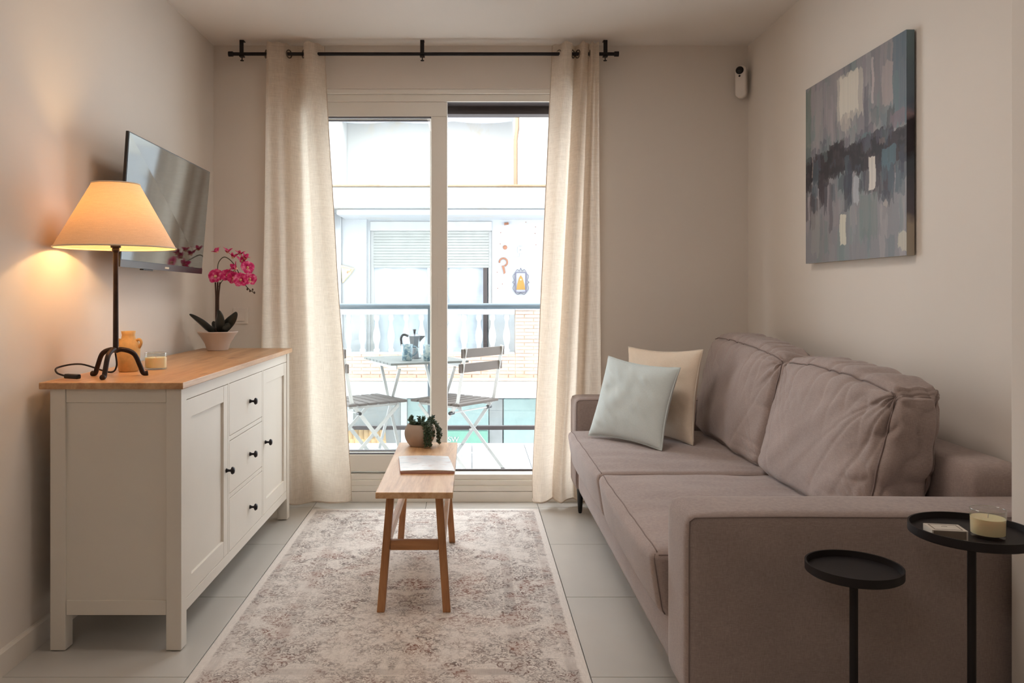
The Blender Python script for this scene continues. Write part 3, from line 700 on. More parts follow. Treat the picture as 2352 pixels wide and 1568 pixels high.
# ---------------------------------------------------------------- lamp
LX, LY = -1.236, 2.78
lamp = empty('table_lamp', (LX, LY, SZ), label='wrought iron tripod table lamp with lit cream conical shade', cat='lamp')
zt, zbm = 1.548-SZ, 1.327-SZ; rb_, rt_ = .197, .0775
m = MB(); m.open = True
m.lathe([(rb_, zbm), (rb_-.0, zbm), (rt_, zt)], n=64, cap=False); m.build('lamp_shade', M['shade'], lamp, smooth='auto', local=True)
sho = bpy.data.objects[-1] if False else [o for o in C.objects if o.name.startswith('lamp_shade')][0]
for r, z in ((rb_, zbm), (rt_, zt)):
    MB().tube([(r*math.cos(a), r*math.sin(a), z) for a in np.linspace(0, 2*PI, 65)[:-1]], .0028, 6, True).build('shade_ring', M['shadetrim'], sho, smooth=True, local=True)
MB().lathe([(.0105, .085), (.0095, .09), (.0085, .30), (.0085, .43), (.0115, .434), (.0125, .440), (.0115, .446), (.0085, .45)], n=14).build('stem', M['iron'], lamp, smooth='auto', local=True)
MB().lathe([(.016, .447), (.017, .449), (.017, .456), (.013, .458)], n=20).build('socket', M['blackmetal'], lamp, smooth='auto', local=True)
t = NT('glowing_bulb'); t.b.inputs['Emission Color'].default_value = (1, .62, .28, 1); t.b.inputs['Emission Strength'].default_value = 12; t.col(WC)
MB().lathe([(.012, .458), (.02, .47), (.03, .495), (.028, .515), (.016, .530), (.001, .534)], n=20).build('bulb', t.m, lamp, smooth=True, local=True)
for s in range(3):
    a = s*2*PI/3; sc_ = MB(); sc_.tube([(.012*math.cos(a), .012*math.sin(a), zt-.02), (rt_*math.cos(a), rt_*math.sin(a), zt)], .0015, 6); sc_.build('spider_arm', M['blackmetal'], lamp, local=True)
for a in (math.radians(25), math.radians(162), math.radians(270)):
    ca, sa = math.cos(a), math.sin(a)
    pts = spline([(0, 0, .090), (.022*ca, .022*sa, .094), (.058*ca, .058*sa, .078), (.078*ca, .078*sa, .035), (.088*ca, .088*sa, .010), (.104*ca, .104*sa, .009)], 6)
    MB().tube(pts, [.0085]*(len(pts)-3)+[.009, .0095, .008], 10).build('foot', M['iron'], lamp, smooth=True, local=True)
cd = spline([(-.01, .02, .08), (-.02, .05, .03), (-.06, .08, .008), (-.14, .04, .04), (-.185, -.03, .035), (-.16, -.085, .022), (-.12, -.10, .012)], 8)
cd = [Vector(q) for q in cd]
for q in cd: q.x = max(q.x, -1.435-LX)
MB().tube(cd, .0032, 8).build('power_cord', M['blackmetal'], lamp, smooth=True, local=True)
sw = MB(); sw.bar((-.125, -.098, .013), (-.07, -.115, .012), .02, .016); sw.build('cord_switch', M['blackgloss'], lamp, bevel=.005, seg=3, local=True)
pl = bpy.data.lights.new('bulb_light', 'POINT'); pl.energy = 7; pl.color = (1, .62, .26); pl.shadow_soft_size = .028
po = bpy.data.objects.new('bulb_light', pl); C.objects.link(po); po.location = (LX, LY, SZ+.535)

# vase, candle, orchid
vz = empty('vase', (X(295, 2.965), 2.965, SZ), label='small sandy ceramic vase with two lug handles behind the lamp', cat='vase')
MB().lathe([(.030, 0), (.034, .004), (.040, .05), (.0415, .085), (.036, .108), (.025, .122), (.0225, .135), (.0255, .149), (.0215, .149), (.018, .13), (.018, .11)], n=36).build('body', M['ceramic'], vz, smooth=True, local=True)
for s in (-1, 1):
    MB().tube(spline([(s*.030, 0, .115), (s*.044, -.004, .118), (s*.049, -.004, .105), (s*.040, 0, .088)], 6), .0055, 8).build('handle', M['ceramic'], vz, smooth=True, local=True)
def candle(name, loc, r, h, label, wz):
    e = empty(name, loc, label=label, cat='candle')
    MB().lathe([(.001, .0004), (r*.93, .0004), (r*.97, .004), (r, h), (r-.0018, h), (r*.97-.002, .007), (.001, .007)], n=48, cap=False).build('glass_cup', M['glassobj'], e, smooth='auto', local=True)
    MB().lathe([(r*.93, .0075), (r*.955, wz), (r*.3, wz-.001), (.001, wz-.0015)], n=40).build('wax', M['wax'], e, smooth='auto', local=True)
    MB().tube([((r-.0009)*math.cos(a), (r-.0009)*math.sin(a), h) for a in np.linspace(0, 2*PI, 49)[:-1]], .0011, 6, True).build('glass_rim', M['rimglass'], e, smooth=True, local=True)
    MB().tube([(0, 0, wz-.002), (.001, 0, wz+.008)], .001, 6).build('wick', M['match'], e, local=True)
candle('candle', (X(358, 3.05), 3.05, SZ), .041, .062, 'cream candle in clear glass beside the lamp on sideboard', .045)
OD = 4.03; orx = X(500, OD)
orc = empty('potted_orchid', (orx, OD, SZ), label='pink orchid with dark leaves in a flared white bowl', cat='plant')
MB().lathe([(.048, 0), (.052, .003), (.062, .035), (.082, .068), (.099, .092), (.0985, .096), (.093, .094), (.06, .06), (.001, .055)], n=44).build('bowl', M['bowl'], orc, smooth='auto', local=True)
MB().lathe([(.001, .0755), (.075, .0745), (.078, .070)], n=24).build('soil', M['soil'], orc, local=True)
kk = OD/F
def op(px, py, dy=0): return Vector(((px-500)*kk, dy, (801-py)*kk))
def leaf(pts, wd, name='leaf'):
    pts = spline(pts, 6); n = len(pts); m = MB(); vv = []; ff = []
    for i, p in enumerate(pts):
        t_ = i/(n-1); wI = wd*(math.sin(PI*min(.98, max(.05, t_**.8*.93+.05))))**.7
        tn = (pts[min(i+1, n-1)]-pts[max(i-1, 0)]).normalized(); sd = tn.cross(Vector((.35, 1, .3))).normalized(); nr = sd.cross(tn)
        for j, q in enumerate((-1, -.5, 0, .5, 1)): vv.append(p+sd*(q*wI)+nr*(abs(q)**2*wI*.35)); 
        for j, q in enumerate((-1, -.5, 0, .5, 1)): vv.append(p+sd*(q*wI)+nr*(abs(q)**2*wI*.35-.002*(1-abs(q)*.8)))
    for i in range(n-1):
        for j in range(4):
            a = i*10+j; ff.append((a, a+1, a+11, a+10)); a += 5; ff.append((a, a+10, a+11, a+1))
        ff.append((i*10, i*10+10, i*10+15, i*10+5)); ff.append((i*10+4, i*10+9, i*10+19, i*10+14))
    m.add(vv, ff); m.build(name, M['leaf'], orc, smooth=True, local=True)
leaf([op(494, 762), op(480, 752, -.01), op(462, 735, -.02), op(440, 718, -.03)], .022)
leaf([op(502, 762), op(506, 745, -.03), op(508, 725, -.035), op(504, 708, -.03)], .028)
leaf([op(506, 762), op(520, 745, -.01), op(536, 728, -.02), op(546, 713, -.02)], .026)
leaf([op(508, 762), op(518, 752, -.03), op(526, 744, -.03), op(530, 738, -.03)], .02)
leaf([op(498, 762), op(490, 752, .02), op(486, 742, .03), op(488, 735, .03)], .022)
for i, dx in enumerate((-3, 0, 3)):
    MB().tube(spline([op(500+dx*.6, 765, dx*.002), op(499+dx, 720, 0), op(499+dx, 680, 0), op(500+dx*1.8, 645, 0)]), [.0042]*25, 8).build('stem', M['stem'], orc, smooth=True, local=True)
stA = spline([op(501, 650), op(500, 615), op(503, 598), op(515, 587), (op(530, 595)), op(545, 612, -.02), op(562, 645, -.02), op(575, 660, -.03), op(586, 668, -.03)])
MB().tube(stA, .0022, 7).build('flower_stem', M['green'], orc, smooth=True, local=True)
stB = spline([op(502, 655), op(512, 640), op(525, 625), op(540, 620), op(552, 635, -.02)])
MB().tube(stB, .0018, 7).build('flower_stem', M['green'], orc, smooth=True, local=True)
def petal_mesh(L, W):
    m = MB(); m.open = False; vv = []; ff = []; n = 7
    for i in range(n+1):
        t_ = i/n; wI = W*max(.06, math.sin(PI*(t_*.88+.06)))**.75
        for q in (-1, -.45, 0, .45, 1): vv.append((q*wI, t_*L, .18*L*math.sin(t_*PI*.9)-abs(q)*.18*wI))
    for i in range(n):
        for j in range(4): a = i*5+j; ff.append((a, a+1, a+6, a+5))
    return vv, ff
rng = random.Random(4)
def flower(c, nrm, sc=1.0, narrow=False):
    nrm = Vector(nrm).normalized(); up = Vector((0, 0, 1)); s = up.cross(nrm)
    if s.length < .1: s = Vector((1, 0, 0))
    s.normalize(); u = nrm.cross(s)
    R0 = Matrix((s, u, nrm)).transposed().to_4x4()
    m4 = Matrix.Translation(c) @ R0
    ce = MB(); ce.lathe([(.001, 0), (.004, .001), (.005, .006), (.003, .011), (.001, .012)], n=10, mat=m4 @ Matrix.Scale(sc, 4)); ce.add([m4 @ Vector(q)*1 for q in ((0, -.002, .004), (.007*sc, -.010*sc, .010), (0, -.016*sc, .006), (-.007*sc, -.010*sc, .010))], [(0, 1, 2, 3)])
    fo = ce.build('flower', M['lip'], orc, smooth=True, local=True)
    for a, L, W in ((0, .026, .012), (72, .028, .019), (144, .026, .012), (216, .026, .012), (288, .028, .019)):
        if narrow: W *= .45; L *= 1.15
        vv, ff = petal_mesh(L*sc, W*sc)
        rr = m4 @ Matrix.Rotation(math.radians(a+rng.uniform(-8, 8)), 4, 'Z') @ Matrix.Rotation(math.radians((15 if not narrow else 38)+rng.uniform(-10, 15)), 4, 'X')
        MB().add([rr @ Vector(v) for v in vv], ff).build('petal', M['petal'], fo, smooth=True, local=True)
fl_ = [(500, 632, -.02, (-.25, -1, .1), 1.25, 0), (524, 630, -.015, (.2, -1, 0), 1.05, 0), (541, 634, -.03, (.1, -1, -.2), 1.05, 0), (558, 640, -.04, (.3, -1, .05), 1.2, 0), (577, 638, -.03, (.6, -1, .1), 1.05, 0), (570, 612, -.02, (.6, -.8, .3), 1.1, 0),
       (555, 600, 0, (.3, -.5, .8), 1.1, 1), (547, 615, -.02, (-.5, -.6, .4), 1.1, 1), (534, 590, 0, (.2, -.3, 1), 1.0, 1), (522, 578, 0, (.1, -.2, 1), .95, 1), (500, 577, 0, (-.5, -.2, .9), 1.0, 1), (562, 592, -.01, (.5, -.3, .9), .95, 1), (550, 583, .01, (.1, -.2, 1), .9, 1)]
for px, py, dy, nr, sc, nw in fl_: flower(op(px, py, dy), nr, sc*1.22, nw)
for px, py in ((572, 661), (578, 665), (584, 662), (588, 669)):
    b = MB(); b.lathe([(.001, -.006), (.004, -.003), (.005, .001), (.003, .005), (.001, .007)], op(px, py, -.03), 10); b.build('bud', M['stem'], orc, smooth=True, local=True)

# ---------------------------------------------------------------- television
TL, TR, BR_, BL = P(296, 300, 3.0), P(483, 395, 3.90), P(463, 629, 3.90), P(275, 612, 3.0)
TR = TL+(TR-TL); n_ = (BL-TL).cross(TR-TL).normalized()
if n_.x < 0: n_ = -n_
tv = empty('television', (TL+TR+BR_+BL)/4, label='black flat television on a wall arm above the sideboard', cat='television')
def tvp(u, v, k_): # u along, v down
    a = TL.lerp(TR, u); b = BL.lerp(BR_, u); return a.lerp(b, v)+n_*k_
def tvslab(u0, u1, v0, v1, k0, k1, name, mat, par=tv, bevel=.002):
    m = MB(); p = [tvp(u, v, k_) for u in (u0, u1) for v in (v0, v1) for k_ in (k0, k1)]
    m.add(p, [(0,1,3,2),(4,6,7,5),(0,4,5,1),(2,3,7,6),(0,2,6,4),(1,5,7,3)]); return m.build(name, mat, par, bevel=bevel)
tvslab(0, 1, 0, 1, -.012, 0, 'housing', M['tvblack'])
tvslab(.006, .994, .01, .945, .0002, .0012, 'screen', M['screen'], bevel=0)
tvslab(.0, 1, .95, 1.0, .0002, .0015, 'lower_bezel', M['tvbar'], bevel=0)
tvslab(.48, .53, .968, .984, .0016, .002, 'badge', M['shadetrim'], bevel=0)
tvslab(.2, .8, .35, .9, -.04, -.0125, 'rear_housing', M['tvblack'], bevel=.01)
tvslab(.25, .36, 1.001, 1.012, -.02, -.004, 'sensor_bar', M['tvblack'])
cz = tvp(.5, .6, -.035)
ar = MB(); ar.box(WL+.002, WL+.015, cz.y-.06, cz.y+.06, cz.z-.1, cz.z+.1); ar.bar((WL+.01, cz.y, cz.z), cz, .03, .05); ar.build('wall_arm', M['blackmetal'], tv, bevel=.002)

# ---------------------------------------------------------------- wall things
sw = empty('light_switch', (X(553, WB), WB, Z(725, WB)), label='square white light switch on the wall behind the orchid', cat='switch')
MB().box(-.043, .043, -.008, 0, -.045, .045).build('plate', M['plastic'], sw, bevel=.003, local=True)
MB().box(-.027, .027, -.0115, -.0082, -.029, .029).build('rocker', M['plastic'], sw, bevel=.002, local=True)
sn = empty('motion_sensor', (1.497, 4.445, Z(188, 4.43)), math.radians(-32), label='white motion sensor with black lens high in room corner', cat='sensor')
m = MB()
prof = []
def stad(w_, h_, n=10):
    r = w_; return [(r*math.cos(a), h_-r+r*math.sin(a)) for a in np.linspace(0, PI, n)]+[(r*math.cos(a), -h_+r+r*math.sin(a)) for a in np.linspace(PI, 2*PI, n)]
m.prism(stad(.031, .091), 'y', -.03, .008); m.build('housing', M['plastic'], sn, bevel=.010, seg=4, local=True)
m = MB(); m.lathe([(.022, 0), (.021, .004), (.012, .009), (.001, .011)], n=24, mat=Matrix.Translation((-.004, -.030, .062)) @ Matrix.Rotation(PI/2, 4, 'X')); m.build('lens', M['blackgloss'], sn, smooth=True, local=True)
m = MB(); m.lathe([(.006, 0), (.005, .002), (.001, .002)], n=14, mat=Matrix.Translation((-.005, -.0302, .031)) @ Matrix.Rotation(PI/2, 4, 'X')); m.build('small_lens', M['blackgloss'], sn, local=True)

# painting
PX, py0, py1, pz0, pz1 = 1.51, 2.782, 3.622, 1.301, 2.086
pt = empty('abstract_painting', (1.52, (py0+py1)/2, (pz0+pz1)/2), label='abstract canvas in grey, mauve and teal on the right wall', cat='painting')
NU, NV = 320, 300
img = np.zeros((NV, NU, 3)); r_ = np.random.RandomState(3)
def S(r, g, b): return np.array(srgb(r, g, b)[:3])
uu, vv_ = np.meshgrid(np.linspace(0, 1, NU), np.linspace(0, 1, NV))
base = [S(140, 136, 138), S(116, 134, 132), S(150, 140, 144), S(128, 128, 134), S(104, 116, 122), S(160, 150, 150)]
img[:] = S(132, 130, 134)
def stroke(u, v, w_, h_, c, a=1.0, rough=1.0):
    # vertical dry brush stroke centred u,v
    un = uu+.004*np.sin(vv_*40+u*90)
    f = np.interp(uu.ravel()*60+u*17, np.arange(90), r_.rand(90)).reshape(uu.shape)
    top = v+h_/2-rough*.03*f; bot = v-h_/2+rough*.05*np.interp(uu.ravel()*80+u*7, np.arange(110), r_.rand(110)).reshape(uu.shape)
    mk = (np.abs(un-u) < w_/2) & (vv_ < top) & (vv_ > bot)
    st = np.interp(uu.ravel()*NU*.5, np.arange(NU), r_.rand(NU)).reshape(uu.shape)
    al = a*(.75+.25*st)*mk
    img[:] = img*(1-al[..., None])+c*al[..., None]
for i in range(150):
    u, v = r_.rand(), r_.rand(); c = base[r_.randint(6)]*(.8+.4*r_.rand()); stroke(u, v, .02+.07*r_.rand(), .12+.35*r_.rand(), c, .55)
for i in range(26): stroke(r_.rand(), .75+.2*r_.rand(), .02+.03*r_.rand(), .3, base[r_.choice([2, 5, 0])]*(1+.25*r_.rand()), .5)
stroke(.03, .75, .07, .5, S(106, 120, 110), .8); stroke(.16, .8, .10, .35, S(150, 146, 146), .7); stroke(.95, .80, .12, .45, S(88, 108, 122), .85); stroke(.90, .70, .08, .3, S(110, 128, 132), .7)
stroke(.5, .83, .26, .27, S(196, 188, 176), .7); stroke(.49, .84, .19, .25, S(214, 206, 192), .95); stroke(.46, .70, .10, .12, S(190, 180, 170), .6)
stroke(.845, .80, .09, .24, S(168, 156, 154), .95); stroke(.72, .85, .02, .28, S(196, 182, 182), .8); stroke(.66, .72, .04, .3, S(70, 76, 90), .5)
dark = [S(40, 32, 38), S(52, 42, 46), S(34, 30, 36), S(60, 66, 78), S(64, 56, 58)]
def band_v(u): return .50+.03*math.sin(u*5)+.035*(u-.3)
for i in range(60):
    u = r_.rand(); stroke(u, band_v(u)+r_.randn()*.02, .06+.12*r_.rand(), .07+.10*r_.rand(), dark[r_.randint(3)], .95, .6)
for i in range(60):
    u = r_.rand(); stroke(u, band_v(u)+r_.randn()*.045, .03+.08*r_.rand(), .03+.07*r_.rand(), dark[r_.randint(5)], .85)
for i in range(40):
    u = r_.rand(); v = .38+.05*r_.randn(); stroke(u, v, .03+.05*r_.rand(), .10+.14*r_.rand(), [S(52, 54, 68), S(78, 92, 102), S(58, 46, 52)][r_.randint(3)], .65)
for i in range(18):
    u = r_.rand(); stroke(u, .60+.03*r_.randn(), .03+.05*r_.rand(), .06+.1*r_.rand(), [S(84, 82, 96), S(92, 104, 108), S(70, 60, 66)][r_.randint(3)], .6)
stroke(.66, .60, .09, .06, S(100, 118, 122), .9); stroke(.80, .55, .05, .07, S(112, 98, 98), .9); stroke(.86, .46, .12, .14, S(86, 112, 122), .85); stroke(.93, .62, .12, .10, S(132, 116, 124), .8)
stroke(.07, .50, .03, .16, S(26, 18, 28), 1); stroke(.085, .52, .008, .17, S(170, 150, 140), .9)
stroke(.715, .41, .06, .17, S(220, 212, 202), 1, .3); stroke(.565, .345, .055, .16, S(176, 178, 184), .95); stroke(.43, .16, .065, .17, S(212, 206, 188), 1, .4); stroke(.12, .16, .1, .28, S(150, 146, 144), .7)
stroke(.82, .28, .05, .10, S(60, 62, 72), .8); stroke(.83, .25, .04, .06, S(170, 158, 152), .9); stroke(.30, .28, .04, .3, S(72, 64, 74), .6); stroke(.68, .2, .16, .25, S(112, 124, 120), .6); stroke(.97, .06, .07, .13, S(190, 182, 164), .9)
m = MB()
m.grid(lambda u, v: Vector((PX-.0005, py1-(py1-py0)*u, pz0+(pz1-pz0)*v)), NU-1, NV-1)
m.open = True
po_ = m.build('painted_canvas', None, pt) if False else None
me = bpy.data.meshes.new('painted_canvas'); L0 = rootloc(pt)
me.from_pydata([tuple(v-L0) for v in m.v], [], [f for f in m.f])
ca = me.color_attributes.new('paint', 'FLOAT_COLOR', 'POINT')
arr = np.ones((NU, NV, 4), dtype=np.float32); arr[..., :3] = img.transpose(1, 0, 2)
ca.data.foreach_set('color', arr.ravel())
t = NT('oil_paint'); at = t.n('ShaderNodeVertexColor'); at.layer_name = 'paint'; t.col(at.outputs[0]); t.bump(t.noise(t.coord((1, 1, .15)), 160, 3), .3, .001); me.materials.append(t.set(.5, 0, .4))
o = bpy.data.objects.new('painted_canvas', me); C.objects.link(o); o.parent = pt
t = NT('canvas_edge'); tc_ = t.n('ShaderNodeTexCoord'); sx_ = t.n('ShaderNodeSeparateXYZ'); t.l(tc_.outputs['Object'], sx_.inputs[0])
zf = t.math('ADD', t.math('ADD', t.math('MULTIPLY', sx_.outputs[2], 1.27), .5), t.math('MULTIPLY', t.math('SUBTRACT', t.noise(t.coord(), 18, 3), .5), .12))
t.col(t.ramp(zf, [(.0, srgb(176, 166, 150)), (.14, srgb(170, 160, 146)), (.2, srgb(104, 98, 106)), (.42, srgb(72, 80, 90)), (.47, srgb(48, 42, 50)), (.6, srgb(44, 36, 44)), (.63, srgb(136, 118, 124)), (.68, srgb(92, 104, 120)), (1.0, srgb(116, 136, 142))]))
MB().box(PX, WR-.006, py0, py1, pz0, pz1).build('stretcher', t.set(.7), pt, bevel=.002)

# ---------------------------------------------------------------- rug
t = NT('faded_oriental_rug'); RX0, RX1, RY0, RY1 = -.860, .359, 2.25, 4.312
cxr, cyr = (RX0+RX1)/2, (RY0+RY1)/2; hx, hy = (RX1-RX0)/2, (RY1-RY0)/2
tc = t.n('ShaderNodeTexCoord'); sep = t.n('ShaderNodeSeparateXYZ'); t.l(tc.outputs['Object'], sep.inputs[0])
ax = t.math('ABSOLUTE', sep.outputs[0]); ay = t.math('ABSOLUTE', sep.outputs[1])
dx = t.math('SUBTRACT', hx, ax); dy = t.math('SUBTRACT', hy, ay)
dE = t.math('MINIMUM', dx, dy)                       # distance to the edge
wn = t.noise(tc.outputs['Object'], 30, 2)
dEw = t.math('ADD', dE, t.math('MULTIPLY', t.math('SUBTRACT', wn, .5), .01))
cmb = t.n('ShaderNodeCombineXYZ'); t.l(ax, cmb.inputs[0]); t.l(sep.outputs[1], cmb.inputs[1])
def mot(scale, dist, lo, hi):
    v = t.n('ShaderNodeTexVoronoi', feature='DISTANCE_TO_EDGE'); v.inputs['Scale'].default_value = scale
    nz = t.n('ShaderNodeTexNoise'); nz.inputs['Scale'].default_value = scale*1.6; nz.inputs['Detail'].default_value = 3; t.l(cmb.outputs[0], nz.inputs['Vector'])
    mxv = t.n('ShaderNodeVectorMath', operation='MULTIPLY_ADD'); t.l(nz.outputs['Color'], mxv.inputs[0]); mxv.inputs[1].default_value = (dist,)*3; t.l(cmb.outputs[0], mxv.inputs[2])
    t.l(mxv.outputs[0], v.inputs['Vector']); return t.ramp(v.outputs['Distance'], [(lo, WC), (hi, BC)])
m1 = mot(34, .06, .05, .13); m2 = mot(13, .09, .02, .07)
leafy = t.ramp(t.noise(cmb.outputs[0], 50, 5, .62, 1.9), [(.49, BC), (.54, WC)])
blob = t.ramp(t.noise(cmb.outputs[0], 9, 3, .5, .8), [(.38, BC), (.52, WC)])
wear = t.ramp(t.noise(tc.outputs['Object'], 3.2, 6, .7), [(.38, BC), (.62, WC)])
fray = t.noise(t.coord((1, .06, 1)), 500, 2); frx = t.noise(t.coord((.06, 1, 1)), 500, 2)
thread = t.math('MULTIPLY', t.math('ADD', fray, frx), .5)
motif = t.math('MAXIMUM', t.math('MULTIPLY', leafy, t.math('ADD', t.math('MULTIPLY', blob, .75), .25)), t.math('MULTIPLY', t.math('MULTIPLY', m2, blob), .45))
motif = t.math('MAXIMUM', motif, t.math('MULTIPLY', t.math('MULTIPLY', m1, blob), .35))
def band(a, b, s=.004):
    q = t.n('ShaderNodeMapRange'); q.inputs['From Min'].default_value = a-s; q.inputs['From Max'].default_value = a+s; t.l(dEw, q.inputs[0])
    q2 = t.n('ShaderNodeMapRange'); q2.inputs['From Min'].default_value = b-s; q2.inputs['From Max'].default_value = b+s; t.l(dEw, q2.inputs[0])
    return t.math('SUBTRACT', q.outputs[0], q2.outputs[0])
inside = band(.028, 9)
bandA = band(.028, .065); bandB = band(.195, .235); 
colM = t.ramp(t.noise(tc.outputs['Object'], 6, 2), [(.38, srgb(124, 98, 90)), (.5, srgb(114, 102, 98)), (.62, srgb(136, 98, 86))])
cream = t.ramp(thread, [(.35, srgb(214, 204, 196)), (.65, srgb(236, 228, 220))])
amt = t.math('MULTIPLY', motif, t.math('ADD', t.math('MULTIPLY', wear, .6), .45))
amt = t.math('MULTIPLY', amt, t.math('ADD', t.math('MULTIPLY', thread, 1.2), .35))
bands = t.math('MULTIPLY', t.math('ADD', bandA, bandB), t.math('ADD', t.math('MULTIPLY', wear, .3), .10))
amt = t.math('MULTIPLY', t.math('MAXIMUM', amt, bands), inside, True)
line = t.math('MULTIPLY', t.math('ADD', band(.066, .070, .001), t.math('ADD', band(.188, .192, .001), band(.238, .242, .001))), .4)
c = t.mix(amt, cream, colM); c = t.mix(t.math('MULTIPLY', line, 1), c, srgb(222, 212, 202)); t.col(c)
t.bump(thread, .4, .001)
rugm = t.set(.95, 0, .1)
MB().box(RX0, RX1, RY0, RY1, .0006, .006).build('rug', rugm, bevel=.002, origin=(cxr, cyr, 0))
rug = bpy.data.objects['rug']; tag(rug, 'faded cream and mauve oriental rug under the wooden bench', 'rug')

# ---------------------------------------------------------------- bench and what lies on it
BZ = .4555; BX0, BX1, BY0, BY1 = -.3465, -.0685, 2.872, 3.825
bn = empty('bench', ((BX0+BX1)/2, (BY0+BY1)/2, .006), label='narrow oak bench with splayed legs on the rug', cat='bench')
MB().box(BX0, BX1, BY0, BY1, BZ-.023, BZ).build('seat', M['oak'], bn, bevel=.003)
def leg(xt, xb, yt, yb):
    m = MB(); w_ = .028; d_ = .034; p = []
    for (x, y, z) in ((xb, yb, .0062), (xt, yt, BZ-.0232)):
        for i, j in ((-1, -1), (1, -1), (1, 1), (-1, 1)): p.append((x+i*w_/2, y+j*d_/2, z))
    m.add(p, [(3,2,1,0),(4,5,6,7),(0,1,5,4),(1,2,6,5),(2,3,7,6),(3,0,4,7)]); m.build('leg', M['oakleg'], bn, bevel=.002)
lx = ((-.300, -.333), (-.122, -.092))
for xt, xb in lx:
    leg(xt, xb, 2.96, 2.935); leg(xt, xb, 3.71, 3.745)
tz_ = .245
fq = (BZ-.023-tz_)/(BZ-.029)
xa = lx[0][0]+(lx[0][1]-lx[0][0])*fq; xb = lx[1][0]+(lx[1][1]-lx[1][0])*fq
ya = 2.96+(2.935-2.96)*fq; yb = 3.71+.035*fq
M['oakx'] = m_wood('oak_rail', (srgb(150, 100, 60), srgb(178, 124, 80), srgb(194, 142, 96), srgb(120, 78, 44)), 'x', .45, 1, False)
for y in (ya, yb): MB().box(xa+.014, xb-.014, y-.011, y+.011, tz_-.018, tz_+.018).build('end_stretcher', M['oakx'], bn, bevel=.002)
for x in (xa, xb): MB().box(x-.010, x+.010, ya+.017, yb-.017, tz_-.018, tz_+.018).build('side_stretcher', M['oak'], bn, bevel=.002)
pd = 3.745; sp_ = empty('potted_succulent', (X(964, pd), pd, BZ), label='trailing green succulent in a round taupe pot on bench', cat='plant')
MB().lathe([(p.x, p.y) for p in spline([(.038, 0, 0), (.047, .003, 0), (.064, .028, 0), (.071, .056, 0), (.067, .083, 0), (.056, .101, 0), (.053, .103, 0), (.050, .100, 0), (.052, .09, 0), (.045, .085, 0), (.001, .085, 0)], 6)], n=64).build('pot', M['pot'], sp_, smooth='auto', local=True)
MB().lathe([(.054, .0855), (.03, .089), (.001, .09)], n=20).build('soil', M['soil'], sp_, local=True)
lm = MB(); stm = MB(); rg_ = random.Random(11)
def blob(m, c, dr, L, W):
    dr = dr.normalized(); s = dr.orthogonal().normalized(); q = dr.cross(s); v = [c]
    for t_, ww in ((.3, .8), (.65, 1.0), (.9, .6)):
        for k_ in range(5):
            a = 2*PI*k_/5; v.append(c+dr*L*t_+(s*math.cos(a)+q*math.sin(a)*.6)*W*ww)
    v.append(c+dr*L); f = [(0, 1+(k_+1) % 5, 1+k_) for k_ in range(5)]
    for r in range(2):
        for k_ in range(5): f.append((1+r*5+k_, 1+r*5+(k_+1) % 5, 6+r*5+(k_+1) % 5, 6+r*5+k_))
    f += [(11+k_, 11+(k_+1) % 5, 16) for k_ in range(5)]; m.add(v, f)
strands = []
for i in range(20):
    a = rg_.uniform(0, 2*PI); r = rg_.uniform(.0, .045); b = Vector((r*math.cos(a), r*math.sin(a), .088)); h = rg_.uniform(.02, .05)
    strands.append([b, b+Vector((.01*math.cos(a), .01*math.sin(a), h*.6)), b+Vector((.02*math.cos(a), .02*math.sin(a), h))])
for i in range(19):
    a = rg_.uniform(-1.5, .6); r = .042; b = Vector((r*math.cos(a), r*math.sin(a), .09)); out = rg_.uniform(.03, .05); dn = rg_.uniform(.03, .13)
    e = Vector((math.cos(a)*out+.01, math.sin(a)*out, 0))
    zend = max(.012, .09-dn)
    strands.append([b, b+e*.5+Vector((0, 0, .022)), b+e+Vector((0, 0, -.01)), Vector((b.x+e.x*1.08, b.y+e.y*1.08, (zend+.08)/2)), Vector((b.x+e.x*1.1, b.y+e.y*1.1, zend))])
for st in strands:
    q = spline(st, 5); stm.tube(q, .0013, 5)
    for i in range(1, len(q)):
        for k_ in range(3 if len(st) > 3 else 4):
            dv = Vector((rg_.uniform(-1, 1), rg_.uniform(-1, 1), rg_.uniform(-.4, 1))); c0 = q[i]
            if c0.z+dv.normalized().z*.01 < .004: dv.z = .5
            blob(lm, c0, dv, rg_.uniform(.009, .013), rg_.uniform(.0024, .0034))
stm.build('stems', M['green'], sp_, local=True)
tag(lm.build('leaves', M['succ'], sp_, smooth=True, local=True), kind='stuff')
# magazine
mg = empty('magazine', (-.193, 3.32, BZ), math.radians(0), label='folded pale magazine lying on the oak bench', cat='magazine')
mw, ml = .215, .31
def magf(k_, u, v):
    zt_ = .0012+k_*.0135*(.35+.65*math.sin(PI*min(1, .25+v*.75)))
    return Vector(((u-.5)*mw+(v-.5)*-.035, (v-.5)*ml*1.0, zt_+.0035*k_*math.sin(u*PI)))
def sheet(k0, k1, name, mat, sx=1., oy=0):
    m = MB(); n1, n2 = 12, 14
    tp = lambda u, v: magf(k1, (u-.5)*sx+.5, v)+Vector((0, oy, 0)); bt = lambda u, v: magf(k0, (u-.5)*sx+.5, v)+Vector((0, oy, 0))
    m.grid(tp, n1, n2); m.grid(bt, n1, n2)
    m.grid(lambda u, v: tp(u, 0).lerp(bt(u, 0), v), n1, 1); m.grid(lambda u, v: tp(u, 1).lerp(bt(u, 1), v), n1, 1)
    m.grid(lambda u, v: tp(0, u).lerp(bt(0, u), v), n2, 1); m.grid(lambda u, v: tp(1, u).lerp(bt(1, u), v), n2, 1)
    return m.build(name, mat, mg, smooth='auto', local=True, merge=True)
